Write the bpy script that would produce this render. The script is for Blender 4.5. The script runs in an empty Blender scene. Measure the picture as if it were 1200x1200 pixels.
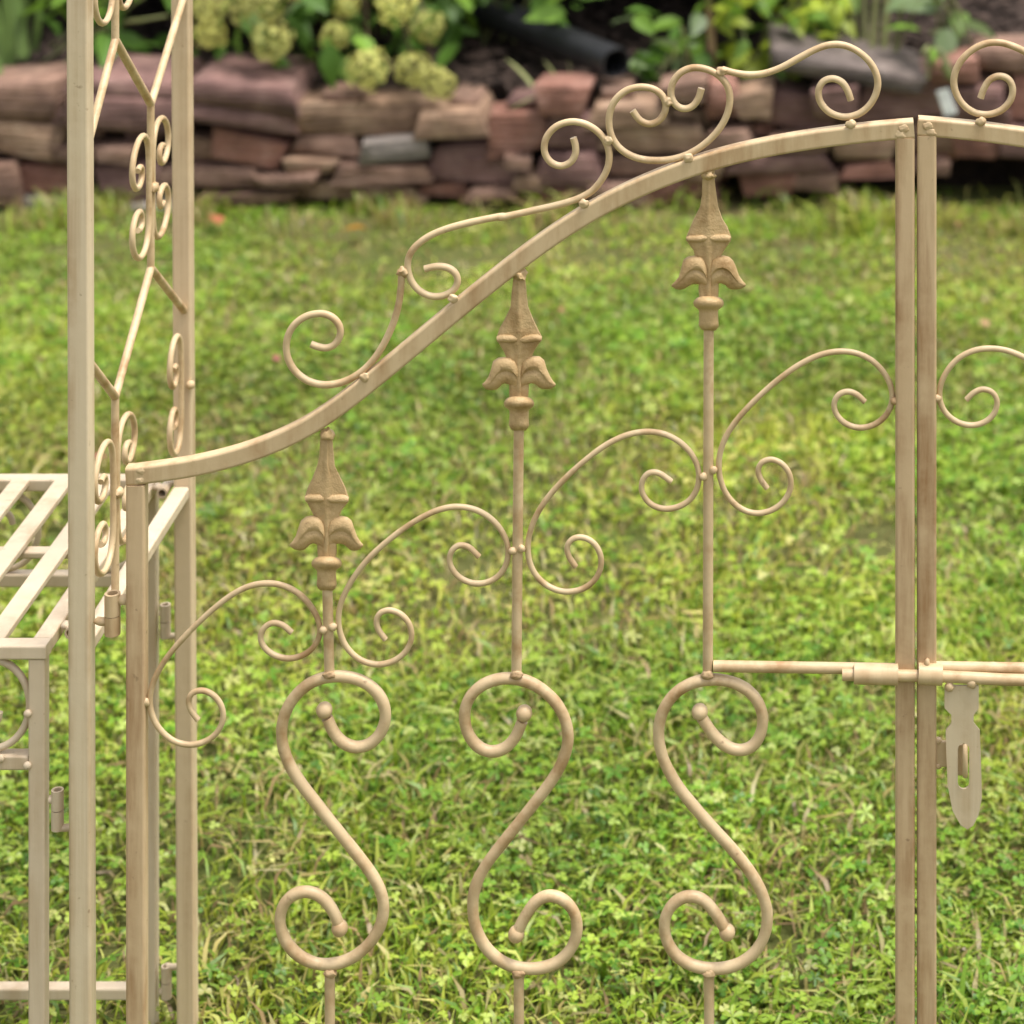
import bpy, bmesh, math, random
import numpy as np
from mathutils import Vector, Matrix, noise

random.seed(7)
rng = np.random.default_rng(11)
scene = bpy.context.scene
COL = scene.collection

# ------------------------------------------------------------------ camera
CAM_H, CAM_Y = 1.44, -2.0          # eye height, distance in front of the gate plane (Y = 0)
cam_data = bpy.data.cameras.new('camera')
cam = bpy.data.objects.new('camera', cam_data)
COL.objects.link(cam)
cam.location = (0, CAM_Y, CAM_H)
cam.rotation_euler = (math.radians(90), 0, 0)
cam_data.sensor_width = 36
cam_data.lens = 87.0
cam_data.shift_x = -0.30           # rising/shift lens: verticals stay vertical
cam_data.shift_y = -1.0
cam_data.clip_start = 0.05
cam_data.clip_end = 500
cam_data.dof.use_dof = True
cam_data.dof.focus_distance = 2.0
cam_data.dof.aperture_fstop = 7.2
scene.camera = cam

# ------------------------------------------------------------------ world, sun, exposure
SUN_DIR = Vector((0.28, -0.06, 0.95)).normalized()
world = bpy.data.worlds.new('World')
scene.world = world
world.use_nodes = True
wn = world.node_tree
for n in list(wn.nodes):
    wn.nodes.remove(n)
wo = wn.nodes.new('ShaderNodeOutputWorld')
wb = wn.nodes.new('ShaderNodeBackground')
sky = wn.nodes.new('ShaderNodeTexSky')
sky.sky_type = 'NISHITA'
sky.sun_disc = False
sky.sun_elevation = math.asin(SUN_DIR.z)
sky.sun_rotation = math.atan2(SUN_DIR.x, SUN_DIR.y)
sky.air_density = 1.0
sky.dust_density = 4.0
hs = wn.nodes.new('ShaderNodeHueSaturation')
hs.inputs['Saturation'].default_value = 0.30     # thin cloud: a whiter sky
wb.inputs['Strength'].default_value = 0.15
wn.links.new(sky.outputs[0], hs.inputs['Color'])
wn.links.new(hs.outputs[0], wb.inputs['Color'])
wn.links.new(wb.outputs[0], wo.inputs['Surface'])

sun_data = bpy.data.lights.new('sun', 'SUN')
sun_data.energy = 1.95
sun_data.angle = math.radians(14)
sun_data.color = (1.0, 0.955, 0.90)
sun = bpy.data.objects.new('sun', sun_data)
sun.rotation_euler = SUN_DIR.to_track_quat('Z', 'Y').to_euler()
sun.location = (2, -3, 6)
COL.objects.link(sun)

scene.view_settings.view_transform = 'Standard'
scene.view_settings.look = 'None'
scene.view_settings.exposure = 1.0
scene.view_settings.gamma = 1.0
scene.view_settings.use_curve_mapping = False

# ------------------------------------------------------------------ materials
def new_mat(name):
    m = bpy.data.materials.new(name)
    m.use_nodes = True
    nt = m.node_tree
    for n in list(nt.nodes):
        nt.nodes.remove(n)
    out = nt.nodes.new('ShaderNodeOutputMaterial')
    bs = nt.nodes.new('ShaderNodeBsdfPrincipled')
    nt.links.new(bs.outputs[0], out.inputs['Surface'])
    return m, nt, bs, out

def N(nt, typ, **kw):
    n = nt.nodes.new(typ)
    for k, v in kw.items():
        if k.startswith('i_'):
            n.inputs[k[2:].replace('_', ' ')].default_value = v
        else:
            setattr(n, k, v)
    return n

def ramp(nt, stops):
    r = nt.nodes.new('ShaderNodeValToRGB')
    e = r.color_ramp.elements
    while len(e) < len(stops):
        e.new(0.5)
    for i, (p, c) in enumerate(stops):
        e[i].position = p
        e[i].color = (*c, 1) if len(c) == 3 else c
    return r

def paint_mat(name, base, stain, dark, amount=0.5, rough=0.46, bump=0.12, streak=(55, 55, 4), fine=900):
    """Cream enamel rubbed with a brown antique wash: streaks, blotches, pits."""
    m, nt, bs, out = new_mat(name)
    L = nt.links.new
    tc = N(nt, 'ShaderNodeTexCoord')
    oi = N(nt, 'ShaderNodeObjectInfo')
    add = N(nt, 'ShaderNodeVectorMath', operation='ADD')
    sc = N(nt, 'ShaderNodeVectorMath', operation='SCALE')
    sc.inputs[3].default_value = 13.0
    cmb = N(nt, 'ShaderNodeCombineXYZ')
    L(oi.outputs['Random'], cmb.inputs[0]); L(oi.outputs['Random'], cmb.inputs[1]); L(oi.outputs['Random'], cmb.inputs[2])
    L(cmb.outputs[0], sc.inputs[0])
    L(tc.outputs['Object'], add.inputs[0]); L(sc.outputs[0], add.inputs[1])
    mp = N(nt, 'ShaderNodeMapping')
    mp.inputs['Scale'].default_value = streak
    L(add.outputs[0], mp.inputs[0])
    n1 = N(nt, 'ShaderNodeTexNoise', i_Scale=1.0, i_Detail=6.0, i_Roughness=0.62)
    L(mp.outputs[0], n1.inputs['Vector'])
    r1 = ramp(nt, [(0.40, (0, 0, 0)), (0.66, (1, 1, 1))])
    L(n1.outputs['Fac'], r1.inputs[0])
    n2 = N(nt, 'ShaderNodeTexNoise', i_Scale=16.0, i_Detail=5.0, i_Roughness=0.6)
    L(add.outputs[0], n2.inputs['Vector'])
    r2 = ramp(nt, [(0.38, (0.2, 0.2, 0.2)), (0.58, (1, 1, 1))])
    L(n2.outputs['Fac'], r2.inputs[0])
    mul = N(nt, 'ShaderNodeMath', operation='MULTIPLY')
    L(r1.outputs[0], mul.inputs[0]); L(r2.outputs[0], mul.inputs[1])
    mul2 = N(nt, 'ShaderNodeMath', operation='MULTIPLY')
    mul2.inputs[1].default_value = amount
    L(mul.outputs[0], mul2.inputs[0])
    mx = N(nt, 'ShaderNodeMix', data_type='RGBA')
    mx.inputs['A'].default_value = (*base, 1); mx.inputs['B'].default_value = (*stain, 1)
    L(mul2.outputs[0], mx.inputs['Factor'])
    n3 = N(nt, 'ShaderNodeTexNoise', i_Scale=120.0, i_Detail=4.0)
    L(add.outputs[0], n3.inputs['Vector'])
    r3 = ramp(nt, [(0.69, (0, 0, 0)), (0.76, (1, 1, 1))])
    L(n3.outputs['Fac'], r3.inputs[0])
    m3 = N(nt, 'ShaderNodeMath', operation='MULTIPLY'); m3.inputs[1].default_value = 0.55
    L(r3.outputs[0], m3.inputs[0])
    mx2 = N(nt, 'ShaderNodeMix', data_type='RGBA')
    L(mx.outputs['Result'], mx2.inputs['A']); mx2.inputs['B'].default_value = (*dark, 1)
    L(m3.outputs[0], mx2.inputs['Factor'])
    L(mx2.outputs['Result'], bs.inputs['Base Color'])
    rr = N(nt, 'ShaderNodeMapRange'); rr.inputs['To Min'].default_value = rough - 0.08; rr.inputs['To Max'].default_value = rough + 0.14
    L(n2.outputs['Fac'], rr.inputs['Value']); L(rr.outputs[0], bs.inputs['Roughness'])
    bs.inputs['Specular IOR Level'].default_value = 0.5
    nb = N(nt, 'ShaderNodeTexNoise', i_Scale=float(fine), i_Detail=3.0)
    L(add.outputs[0], nb.inputs['Vector'])
    nb2 = N(nt, 'ShaderNodeTexNoise', i_Scale=110.0, i_Detail=2.0)
    L(add.outputs[0], nb2.inputs['Vector'])
    ad = N(nt, 'ShaderNodeMath', operation='MULTIPLY_ADD'); ad.inputs[1].default_value = 0.35
    L(nb.outputs['Fac'], ad.inputs[0]); L(nb2.outputs['Fac'], ad.inputs[2])
    bp = N(nt, 'ShaderNodeBump'); bp.inputs['Strength'].default_value = bump; bp.inputs['Distance'].default_value = 0.0015
    L(ad.outputs[0], bp.inputs['Height']); L(bp.outputs[0], bs.inputs['Normal'])
    return m

M = {}
M['paint'] = paint_mat('cream_paint', (0.560, 0.415, 0.238), (0.335, 0.190, 0.080), (0.17, 0.09, 0.045), 0.85, streak=(60, 60, 10))
M['rod'] = paint_mat('cream_paint_rod', (0.565, 0.420, 0.240), (0.335, 0.195, 0.080), (0.17, 0.09, 0.04), 1.0, streak=(40, 40, 40))
M['stile'] = paint_mat('cream_paint_stile', (0.545, 0.392, 0.228), (0.305, 0.170, 0.075), (0.15, 0.08, 0.035), 1.0, streak=(60, 60, 6))
M['rear'] = paint_mat('cream_paint_rear', (0.575, 0.440, 0.275), (0.31, 0.18, 0.08), (0.17, 0.09, 0.04), 1.0, streak=(42, 42, 1.6))
M['weld'] = paint_mat('brown_weld', (0.46, 0.32, 0.17), (0.26, 0.14, 0.055), (0.13, 0.065, 0.03), 1.0, 0.6, 0.5, (90, 90, 90))
M['cast'] = paint_mat('cream_paint_cast', (0.50, 0.345, 0.165), (0.29, 0.170, 0.060), (0.14, 0.075, 0.025), 1.0, 0.58, 0.9, (60, 60, 60), 700)
M['bench'] = paint_mat('cream_paint_bench', (0.580, 0.465, 0.322), (0.36, 0.235, 0.115), (0.20, 0.12, 0.06), 0.55)
M['post'] = paint_mat('cream_paint_post', (0.600, 0.485, 0.322), (0.345, 0.215, 0.095), (0.19, 0.11, 0.05), 0.9, streak=(42, 42, 1.3))

def stone_mat(name, a, b, c):
    m, nt, bs, out = new_mat(name)
    L = nt.links.new
    tc = N(nt, 'ShaderNodeTexCoord'); oi = N(nt, 'ShaderNodeObjectInfo')
    n1 = N(nt, 'ShaderNodeTexNoise', noise_dimensions='4D', i_Scale=16.0, i_Detail=6.0, i_Roughness=0.65)
    L(tc.outputs['Object'], n1.inputs['Vector'])
    ml = N(nt, 'ShaderNodeMath', operation='MULTIPLY'); ml.inputs[1].default_value = 30.0
    L(oi.outputs['Random'], ml.inputs[0]); L(ml.outputs[0], n1.inputs['W'])
    r = ramp(nt, [(0.30, a), (0.5, b), (0.70, c)])
    L(n1.outputs['Fac'], r.inputs[0])
    mp = N(nt, 'ShaderNodeMapping'); mp.inputs['Scale'].default_value = (12, 12, 130)
    L(tc.outputs['Object'], mp.inputs[0])
    n2 = N(nt, 'ShaderNodeTexNoise', i_Scale=1.0, i_Detail=5.0)
    L(mp.outputs[0], n2.inputs['Vector'])
    mr = N(nt, 'ShaderNodeMapRange'); mr.inputs['To Min'].default_value = 0.25; mr.inputs['To Max'].default_value = 1.75
    L(n2.outputs['Fac'], mr.inputs['Value'])
    mx = N(nt, 'ShaderNodeVectorMath', operation='SCALE')
    L(r.outputs[0], mx.inputs[0]); L(mr.outputs[0], mx.inputs[3])
    L(mx.outputs[0], bs.inputs['Base Color'])
    bs.inputs['Roughness'].default_value = 0.85
    bp = N(nt, 'ShaderNodeBump'); bp.inputs['Strength'].default_value = 1.0; bp.inputs['Distance'].default_value = 0.012
    L(n2.outputs['Fac'], bp.inputs['Height']); L(bp.outputs[0], bs.inputs['Normal'])
    return m

M['s_purple'] = stone_mat('stone_purple', (0.082, 0.040, 0.034), (0.156, 0.082, 0.069), (0.247, 0.148, 0.121))
M['s_tan'] = stone_mat('stone_tan', (0.123, 0.069, 0.042), (0.247, 0.152, 0.095), (0.387, 0.267, 0.176))
M['s_grey'] = stone_mat('stone_grey', (0.104, 0.088, 0.079), (0.177, 0.151, 0.131), (0.260, 0.215, 0.182))
M['s_red'] = stone_mat('stone_red', (0.109, 0.047, 0.032), (0.212, 0.094, 0.064), (0.307, 0.172, 0.129))
M['s_brown'] = stone_mat('stone_brown', (0.092, 0.048, 0.034), (0.184, 0.105, 0.071), (0.294, 0.182, 0.131))
M['s_slate'] = stone_mat('stone_slate', (0.06, 0.045, 0.038), (0.105, 0.08, 0.068), (0.17, 0.135, 0.115))
M['s_pale'] = stone_mat('stone_pale', (0.225, 0.194, 0.168), (0.315, 0.274, 0.238), (0.375, 0.331, 0.294))

def soil_mat(name, a, b, scale=30, bump=0.8):
    m, nt, bs, out = new_mat(name)
    L = nt.links.new
    tc = N(nt, 'ShaderNodeTexCoord')
    n1 = N(nt, 'ShaderNodeTexNoise', i_Scale=float(scale), i_Detail=8.0, i_Roughness=0.7)
    L(tc.outputs['Object'], n1.inputs['Vector'])
    r = ramp(nt, [(0.35, a), (0.65, b)])
    L(n1.outputs['Fac'], r.inputs[0]); L(r.outputs[0], bs.inputs['Base Color'])
    bs.inputs['Roughness'].default_value = 0.95
    bs.inputs['Specular IOR Level'].default_value = 0.15
    bp = N(nt, 'ShaderNodeBump'); bp.inputs['Strength'].default_value = bump; bp.inputs['Distance'].default_value = 0.02
    L(n1.outputs['Fac'], bp.inputs['Height']); L(bp.outputs[0], bs.inputs['Normal'])
    return m

M['bed'] = soil_mat('bed_soil', (0.010, 0.007, 0.006), (0.030, 0.020, 0.015))  # dark soil, set near black to carry the deep shade under the shrubs
def lawn_mat():
    m, nt, bs, out = new_mat('lawn_thatch')
    L = nt.links.new
    tc = N(nt, 'ShaderNodeTexCoord')
    n1 = N(nt, 'ShaderNodeTexNoise', i_Scale=60.0, i_Detail=8.0, i_Roughness=0.7)
    n2 = N(nt, 'ShaderNodeTexNoise', i_Scale=2.2, i_Detail=4.0)
    L(tc.outputs['Object'], n1.inputs['Vector']); L(tc.outputs['Object'], n2.inputs['Vector'])
    r1 = ramp(nt, [(0.3, (0.055, 0.065, 0.018)), (0.55, (0.115, 0.125, 0.036)), (0.75, (0.22, 0.17, 0.075))])
    r2 = ramp(nt, [(0.4, (0.08, 0.11, 0.022)), (0.72, (0.19, 0.125, 0.075))])
    L(n1.outputs['Fac'], r1.inputs[0]); L(n2.outputs['Fac'], r2.inputs[0])
    mx = N(nt, 'ShaderNodeMix', data_type='RGBA'); mx.inputs['Factor'].default_value = 0.45
    L(r1.outputs[0], mx.inputs['A']); L(r2.outputs[0], mx.inputs['B'])
    L(mx.outputs['Result'], bs.inputs['Base Color'])
    bs.inputs['Roughness'].default_value = 0.95
    bs.inputs['Specular IOR Level'].default_value = 0.1
    bp = N(nt, 'ShaderNodeBump'); bp.inputs['Strength'].default_value = 0.8; bp.inputs['Distance'].default_value = 0.015
    L(n1.outputs['Fac'], bp.inputs['Height']); L(bp.outputs[0], bs.inputs['Normal'])
    return m
M['lawn'] = lawn_mat()

def leaf_mat(name, col=None, attr=False, trans=0.35, rough=0.5, vary=0.25, spec=0.35):
    """Leaf surface: diffuse/gloss plus light passing through."""
    m, nt, bs, out = new_mat(name)
    L = nt.links.new
    if attr:
        src = N(nt, 'ShaderNodeVertexColor', layer_name='col').outputs[0]
    else:
        tc = N(nt, 'ShaderNodeTexCoord'); oi = N(nt, 'ShaderNodeObjectInfo')
        n1 = N(nt, 'ShaderNodeTexNoise', i_Scale=18.0, i_Detail=3.0)
        L(tc.outputs['Object'], n1.inputs['Vector'])
        ad = N(nt, 'ShaderNodeMath', operation='ADD')
        L(n1.outputs['Fac'], ad.inputs[0]); L(oi.outputs['Random'], ad.inputs[1])
        mr = N(nt, 'ShaderNodeMapRange'); mr.inputs['From Min'].default_value = 0.3; mr.inputs['From Max'].default_value = 1.7
        mr.inputs['To Min'].default_value = 1 - vary * 1.4; mr.inputs['To Max'].default_value = 1 + vary * 1.4
        L(ad.outputs[0], mr.inputs['Value'])
        sc = N(nt, 'ShaderNodeVectorMath', operation='SCALE'); sc.inputs[0].default_value = col
        L(mr.outputs[0], sc.inputs[3])
        src = sc.outputs[0]
    L(src, bs.inputs['Base Color'])
    bs.inputs['Roughness'].default_value = rough
    bs.inputs['Specular IOR Level'].default_value = spec
    tr = N(nt, 'ShaderNodeBsdfTranslucent')
    L(src, tr.inputs['Color'])
    mx = N(nt, 'ShaderNodeMixShader'); mx.inputs[0].default_value = trans
    L(bs.outputs[0], mx.inputs[1]); L(tr.outputs[0], mx.inputs[2]); L(mx.outputs[0], out.inputs['Surface'])
    return m

M['grass'] = leaf_mat('grass_blade', attr=True, trans=0.42, rough=0.42, spec=0.40)
M['leaf_dark'] = leaf_mat('leaf_dark', (0.085, 0.175, 0.024))
M['leaf_mid'] = leaf_mat('leaf_mid', (0.15, 0.27, 0.03))
M['leaf_yellow'] = leaf_mat('leaf_yellow', (0.30, 0.37, 0.03))
M['leaf_pale'] = leaf_mat('leaf_pale', (0.17, 0.24, 0.10))
M['iris'] = leaf_mat('iris_blade', (0.15, 0.23, 0.06))
M['stalk'] = leaf_mat('stalk', (0.20, 0.21, 0.085), trans=0.1)
M['straw'] = leaf_mat('straw', (0.30, 0.20, 0.105), trans=0.1)
M['bloom'] = leaf_mat('bloom', (0.60, 0.58, 0.17), trans=0.25, rough=0.7, vary=0.4)
M['stem'] = leaf_mat('woody_stem', (0.085, 0.06, 0.03), trans=0.0, rough=0.8)
M['fall_red'] = leaf_mat('fallen_red', (0.30, 0.10, 0.05), trans=0.2)
M['fall_orange'] = leaf_mat('fallen_orange', (0.55, 0.25, 0.02), trans=0.2)
M['fall_tan'] = leaf_mat('fallen_tan', (0.36, 0.22, 0.11), trans=0.2)
M['fall_pink'] = leaf_mat('fallen_pink', (0.42, 0.13, 0.12), trans=0.2)
def plain(name, col, rough, bump=0.0):
    m, nt, bs, out = new_mat(name)
    L = nt.links.new
    tc = N(nt, 'ShaderNodeTexCoord')
    n1 = N(nt, 'ShaderNodeTexNoise', i_Scale=40.0, i_Detail=5.0)
    L(tc.outputs['Object'], n1.inputs['Vector'])
    r = ramp(nt, [(0.3, tuple(c * 0.75 for c in col)), (0.7, tuple(c * 1.25 for c in col))])
    L(n1.outputs['Fac'], r.inputs[0]); L(r.outputs[0], bs.inputs['Base Color'])
    bs.inputs['Roughness'].default_value = rough
    return m
M['black_plastic'] = plain('black_plastic', (0.013, 0.013, 0.015), 0.5)
M['white_tag'] = plain('white_plastic', (0.75, 0.74, 0.72), 0.5)
M['bark'] = plain('bark_chip', (0.045, 0.027, 0.019), 0.95)  # dark bark, its colour lowered further for the shade on the bed

# ------------------------------------------------------------------ object helpers
def tag(o, label=None, cat=None, group=None, kind=None):
    if label: o['label'] = label
    if cat: o['category'] = cat
    if group: o['group'] = group
    if kind: o['kind'] = kind
    return o

def empty(name, loc, label, cat, group=None):
    o = bpy.data.objects.new(name, None)
    o.empty_display_size = 0.05
    o.location = loc
    COL.objects.link(o)
    return tag(o, label, cat, group)

def origin_of(parent):
    p = Vector((0, 0, 0))
    while parent is not None:
        p = p + Vector(parent.location); parent = parent.parent
    return p

class MB:
    """Collects shapes given in world coordinates; build() makes one mesh object."""
    def __init__(self):
        self.v = []; self.f = []; self.sm = []
    def add(self, verts, faces, smooth=True):
        o = len(self.v)
        self.v += [Vector(p) for p in verts]
        for fc in faces:
            self.f.append([i + o for i in fc]); self.sm.append(smooth)
        return self
    def build(self, name, mat, parent=None, origin=None, recalc=True):
        base = origin_of(parent)
        o_loc = Vector(origin) - base if origin is not None else Vector((0, 0, 0))
        off = base + o_loc
        me = bpy.data.meshes.new(name)
        me.from_pydata([p - off for p in self.v], [], self.f)
        if recalc:
            bm = bmesh.new(); bm.from_mesh(me)
            bmesh.ops.recalc_face_normals(bm, faces=bm.faces)
            bm.to_mesh(me); bm.free()
        me.polygons.foreach_set('use_smooth', self.sm)
        me.set_sharp_from_angle(angle=math.radians(55))
        me.materials.append(M[mat])
        ob = bpy.data.objects.new(name, me)
        COL.objects.link(ob)
        ob.location = o_loc
        if parent is not None:
            ob.parent = parent
        return ob

def spline(pts, step=6):
    """Catmull-Rom through pts (list of Vectors)."""
    P = [Vector(p) for p in pts]
    if len(P) < 3:
        return P
    P = [2 * P[0] - P[1]] + P + [2 * P[-1] - P[-2]]
    out = []
    for i in range(1, len(P) - 2):
        p0, p1, p2, p3 = P[i - 1], P[i], P[i + 1], P[i + 2]
        for k in range(step):
            t = k / step
            out.append(0.5 * ((2 * p1) + (p2 - p0) * t + (2 * p0 - 5 * p1 + 4 * p2 - p3) * t * t + (3 * p1 - p0 - 3 * p2 + p3) * t ** 3))
    out.append(P[-2])
    return out

def smooth_pts(pts, n=1):
    P = [Vector(p) for p in pts]
    for _ in range(n):
        Q = P[:]
        for i in range(1, len(P) - 1):
            Q[i] = P[i] * 0.5 + (P[i - 1] + P[i + 1]) * 0.25
        P = Q
    return P

def sweep(mb, pts, prof, nrm, smooth=True, scales=None):
    """Sweep closed profile [(u,v)] along pts; v runs along nrm, u across it."""
    P = [Vector(p) for p in pts]
    nrm = Vector(nrm).normalized()
    verts = []; faces = []
    k = len(prof)
    for i, p in enumerate(P):
        a = P[max(i - 1, 0)]; b = P[min(i + 1, len(P) - 1)]
        t = (b - a).normalized()
        u = nrm.cross(t)
        if u.length < 1e-6: u = Vector((1, 0, 0)).cross(t)
        u.normalize()
        v = t.cross(u).normalized()
        s = scales[i] if scales else 1.0
        su, sv = s if isinstance(s, tuple) else (s, s)
        # mitre correction at bends
        for (pu, pv) in prof:
            verts.append(p + u * (pu * su) + v * (pv * sv))
    for i in range(len(P) - 1):
        for j in range(k):
            a = i * k + j; b = i * k + (j + 1) % k
            faces.append([a, b, b + k, a + k])
    mb.add(verts, faces, smooth)
    n0 = len(mb.v) - len(verts)
    mb.f.append([n0 + j for j in range(k)][::-1]); mb.sm.append(False)
    mb.f.append([n0 + (len(P) - 1) * k + j for j in range(k)]); mb.sm.append(False)
    return mb

def circ(r, n=14):
    return [(r * math.cos(2 * math.pi * i / n), r * math.sin(2 * math.pi * i / n)) for i in range(n)]

def rrect(w, h, r, seg=3):
    out = []
    for (cx, cy, a0) in ((w / 2 - r, h / 2 - r, 0), (-w / 2 + r, h / 2 - r, 90), (-w / 2 + r, -h / 2 + r, 180), (w / 2 - r, -h / 2 + r, 270)):
        for k in range(seg + 1):
            a = math.radians(a0 + 90 * k / seg)
            out.append((cx + r * math.cos(a), cy + r * math.sin(a)))
    # support points just inside each flat so that the flats shade flat
    res = []
    m = len(out)
    for i, p in enumerate(out):
        q = out[(i + 1) % m]
        res.append(p)
        if (i + 1) % (seg + 1) == 0:
            res.append((p[0] + (q[0] - p[0]) * 0.04, p[1] + (q[1] - p[1]) * 0.04))
            res.append((p[0] + (q[0] - p[0]) * 0.96, p[1] + (q[1] - p[1]) * 0.96))
    return res

def blob(mb, c, r, squash=(1, 1, 1), rough=0.18, seed=0, sub=2):
    bm = bmesh.new()
    bmesh.ops.create_icosphere(bm, subdivisions=sub, radius=1)
    vs = []
    for v in bm.verts:
        q = v.co.copy()
        d = 1 + rough * noise.noise(q * 1.7 + Vector((seed * 3.1, seed * 1.7, seed)))
        vs.append(Vector(c) + Vector((q.x * squash[0], q.y * squash[1], q.z * squash[2])) * r * d)
    fs = [[x.index for x in f.verts] for f in bm.faces]
    bm.free()
    mb.add(vs, fs, True)
    return mb

def ball(mb, c, r, seg=18, rings=10):
    vs = []; fs = []
    for i in range(rings + 1):
        th = math.pi * i / rings
        for j in range(seg):
            ph = 2 * math.pi * j / seg
            vs.append(Vector(c) + Vector((math.sin(th) * math.cos(ph), math.sin(th) * math.sin(ph), math.cos(th))) * r)
    for i in range(rings):
        for j in range(seg):
            fs.append([i * seg + j, i * seg + (j + 1) % seg, (i + 1) * seg + (j + 1) % seg, (i + 1) * seg + j])
    mb.add(vs, fs, True)
    return mb

def pipe(mb, p0, p1, r_out, r_in, n=28):
    """Hollow tube, open at both ends."""
    p0, p1 = Vector(p0), Vector(p1)
    t = (p1 - p0).normalized()
    u = t.orthogonal().normalized(); v = t.cross(u)
    vs = []
    for (p, r) in ((p0, r_in), (p0, r_out), (p1, r_out), (p1, r_in)):
        for j in range(n):
            a = 2 * math.pi * j / n
            vs.append(p + (u * math.cos(a) + v * math.sin(a)) * r)
    fs = []
    for k in range(4):
        for j in range(n):
            a = k * n; b = ((k + 1) % 4) * n
            fs.append([a + j, a + (j + 1) % n, b + (j + 1) % n, b + j])
    mb.add(vs, fs, False)
    m = len(mb.sm) - 4 * n
    for q in range(n): mb.sm[m + n + q] = True
    return mb

def bar(name, p0, p1, w, h, mat, parent, nrm=(0, 1, 0), r=0.0022, n=6):
    """Square tube from p0 to p1: h is measured along nrm, w across it."""
    p0, p1 = Vector(p0), Vector(p1)
    pts = [p0.lerp(p1, i / n) for i in range(n + 1)]
    mb = MB()
    sweep(mb, pts, rrect(w, h, r), nrm, True)
    ob = mb.build(name, mat, parent)
    return ob

def rod(name, p0, p1, r, mat, parent, n=4, seg=14):
    p0, p1 = Vector(p0), Vector(p1)
    t = (p1 - p0).normalized()
    mb = MB()
    sweep(mb, [p0.lerp(p1, i / n) for i in range(n + 1)], circ(r, seg), t.orthogonal(), True)
    return mb.build(name, mat, parent)

# ------------------------------------------------------------------ setting: lawn, garden bed
def sheet(name, x0, x1, y0, y1, nx, ny, zf, mat, kind='structure'):
    vs = []; fs = []
    for j in range(ny + 1):
        for i in range(nx + 1):
            x = x0 + (x1 - x0) * i / nx; y = y0 + (y1 - y0) * j / ny
            vs.append((x, y, zf(x, y)))
    for j in range(ny):
        for i in range(nx):
            a = j * (nx + 1) + i
            fs.append([a, a + 1, a + nx + 2, a + nx + 1])
    mb = MB(); mb.add(vs, fs, True)
    return tag(mb.build(name, mat, recalc=False), kind=kind)

LAWN_Z = -0.02
sheet('lawn', -120, 120, -60, 180, 60, 60, lambda x, y: LAWN_Z, 'lawn')


WALL_Y, WALL_S = 3.0, 580.0       # wall face plane; image pixels per metre there, used for the stone list below
def bed_z(x, y):
    t = max(0.0, y - 3.12)
    rise = 0.045 * max(0.0, min(1.0, (x + 0.15) / 0.4))
    return 0.185 + rise + 0.10 * min(t, 1.5) + 0.012 * noise.noise(Vector((x * 6, y * 6, 1)))
vs = []; fs = []
NX = 90
ys = [3.17, 3.171] + [3.171 + 0.09 * k for k in range(1, 36)]
for j, y in enumerate(ys):
    for i in range(NX + 1):
        x = -4.5 + 8.0 * i / NX
        vs.append((x, y + (0.01 * noise.noise(Vector((x * 9, 0, 3)))), -0.05 if j == 0 else bed_z(x, y)))
for j in range(len(ys) - 1):
    for i in range(NX):
        a = j * (NX + 1) + i
        fs.append([a, a + 1, a + NX + 2, a + NX + 1])
mb = MB(); mb.add(vs, fs, True)
tag(mb.build('garden_bed', 'bed', recalc=False), kind='structure')

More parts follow.
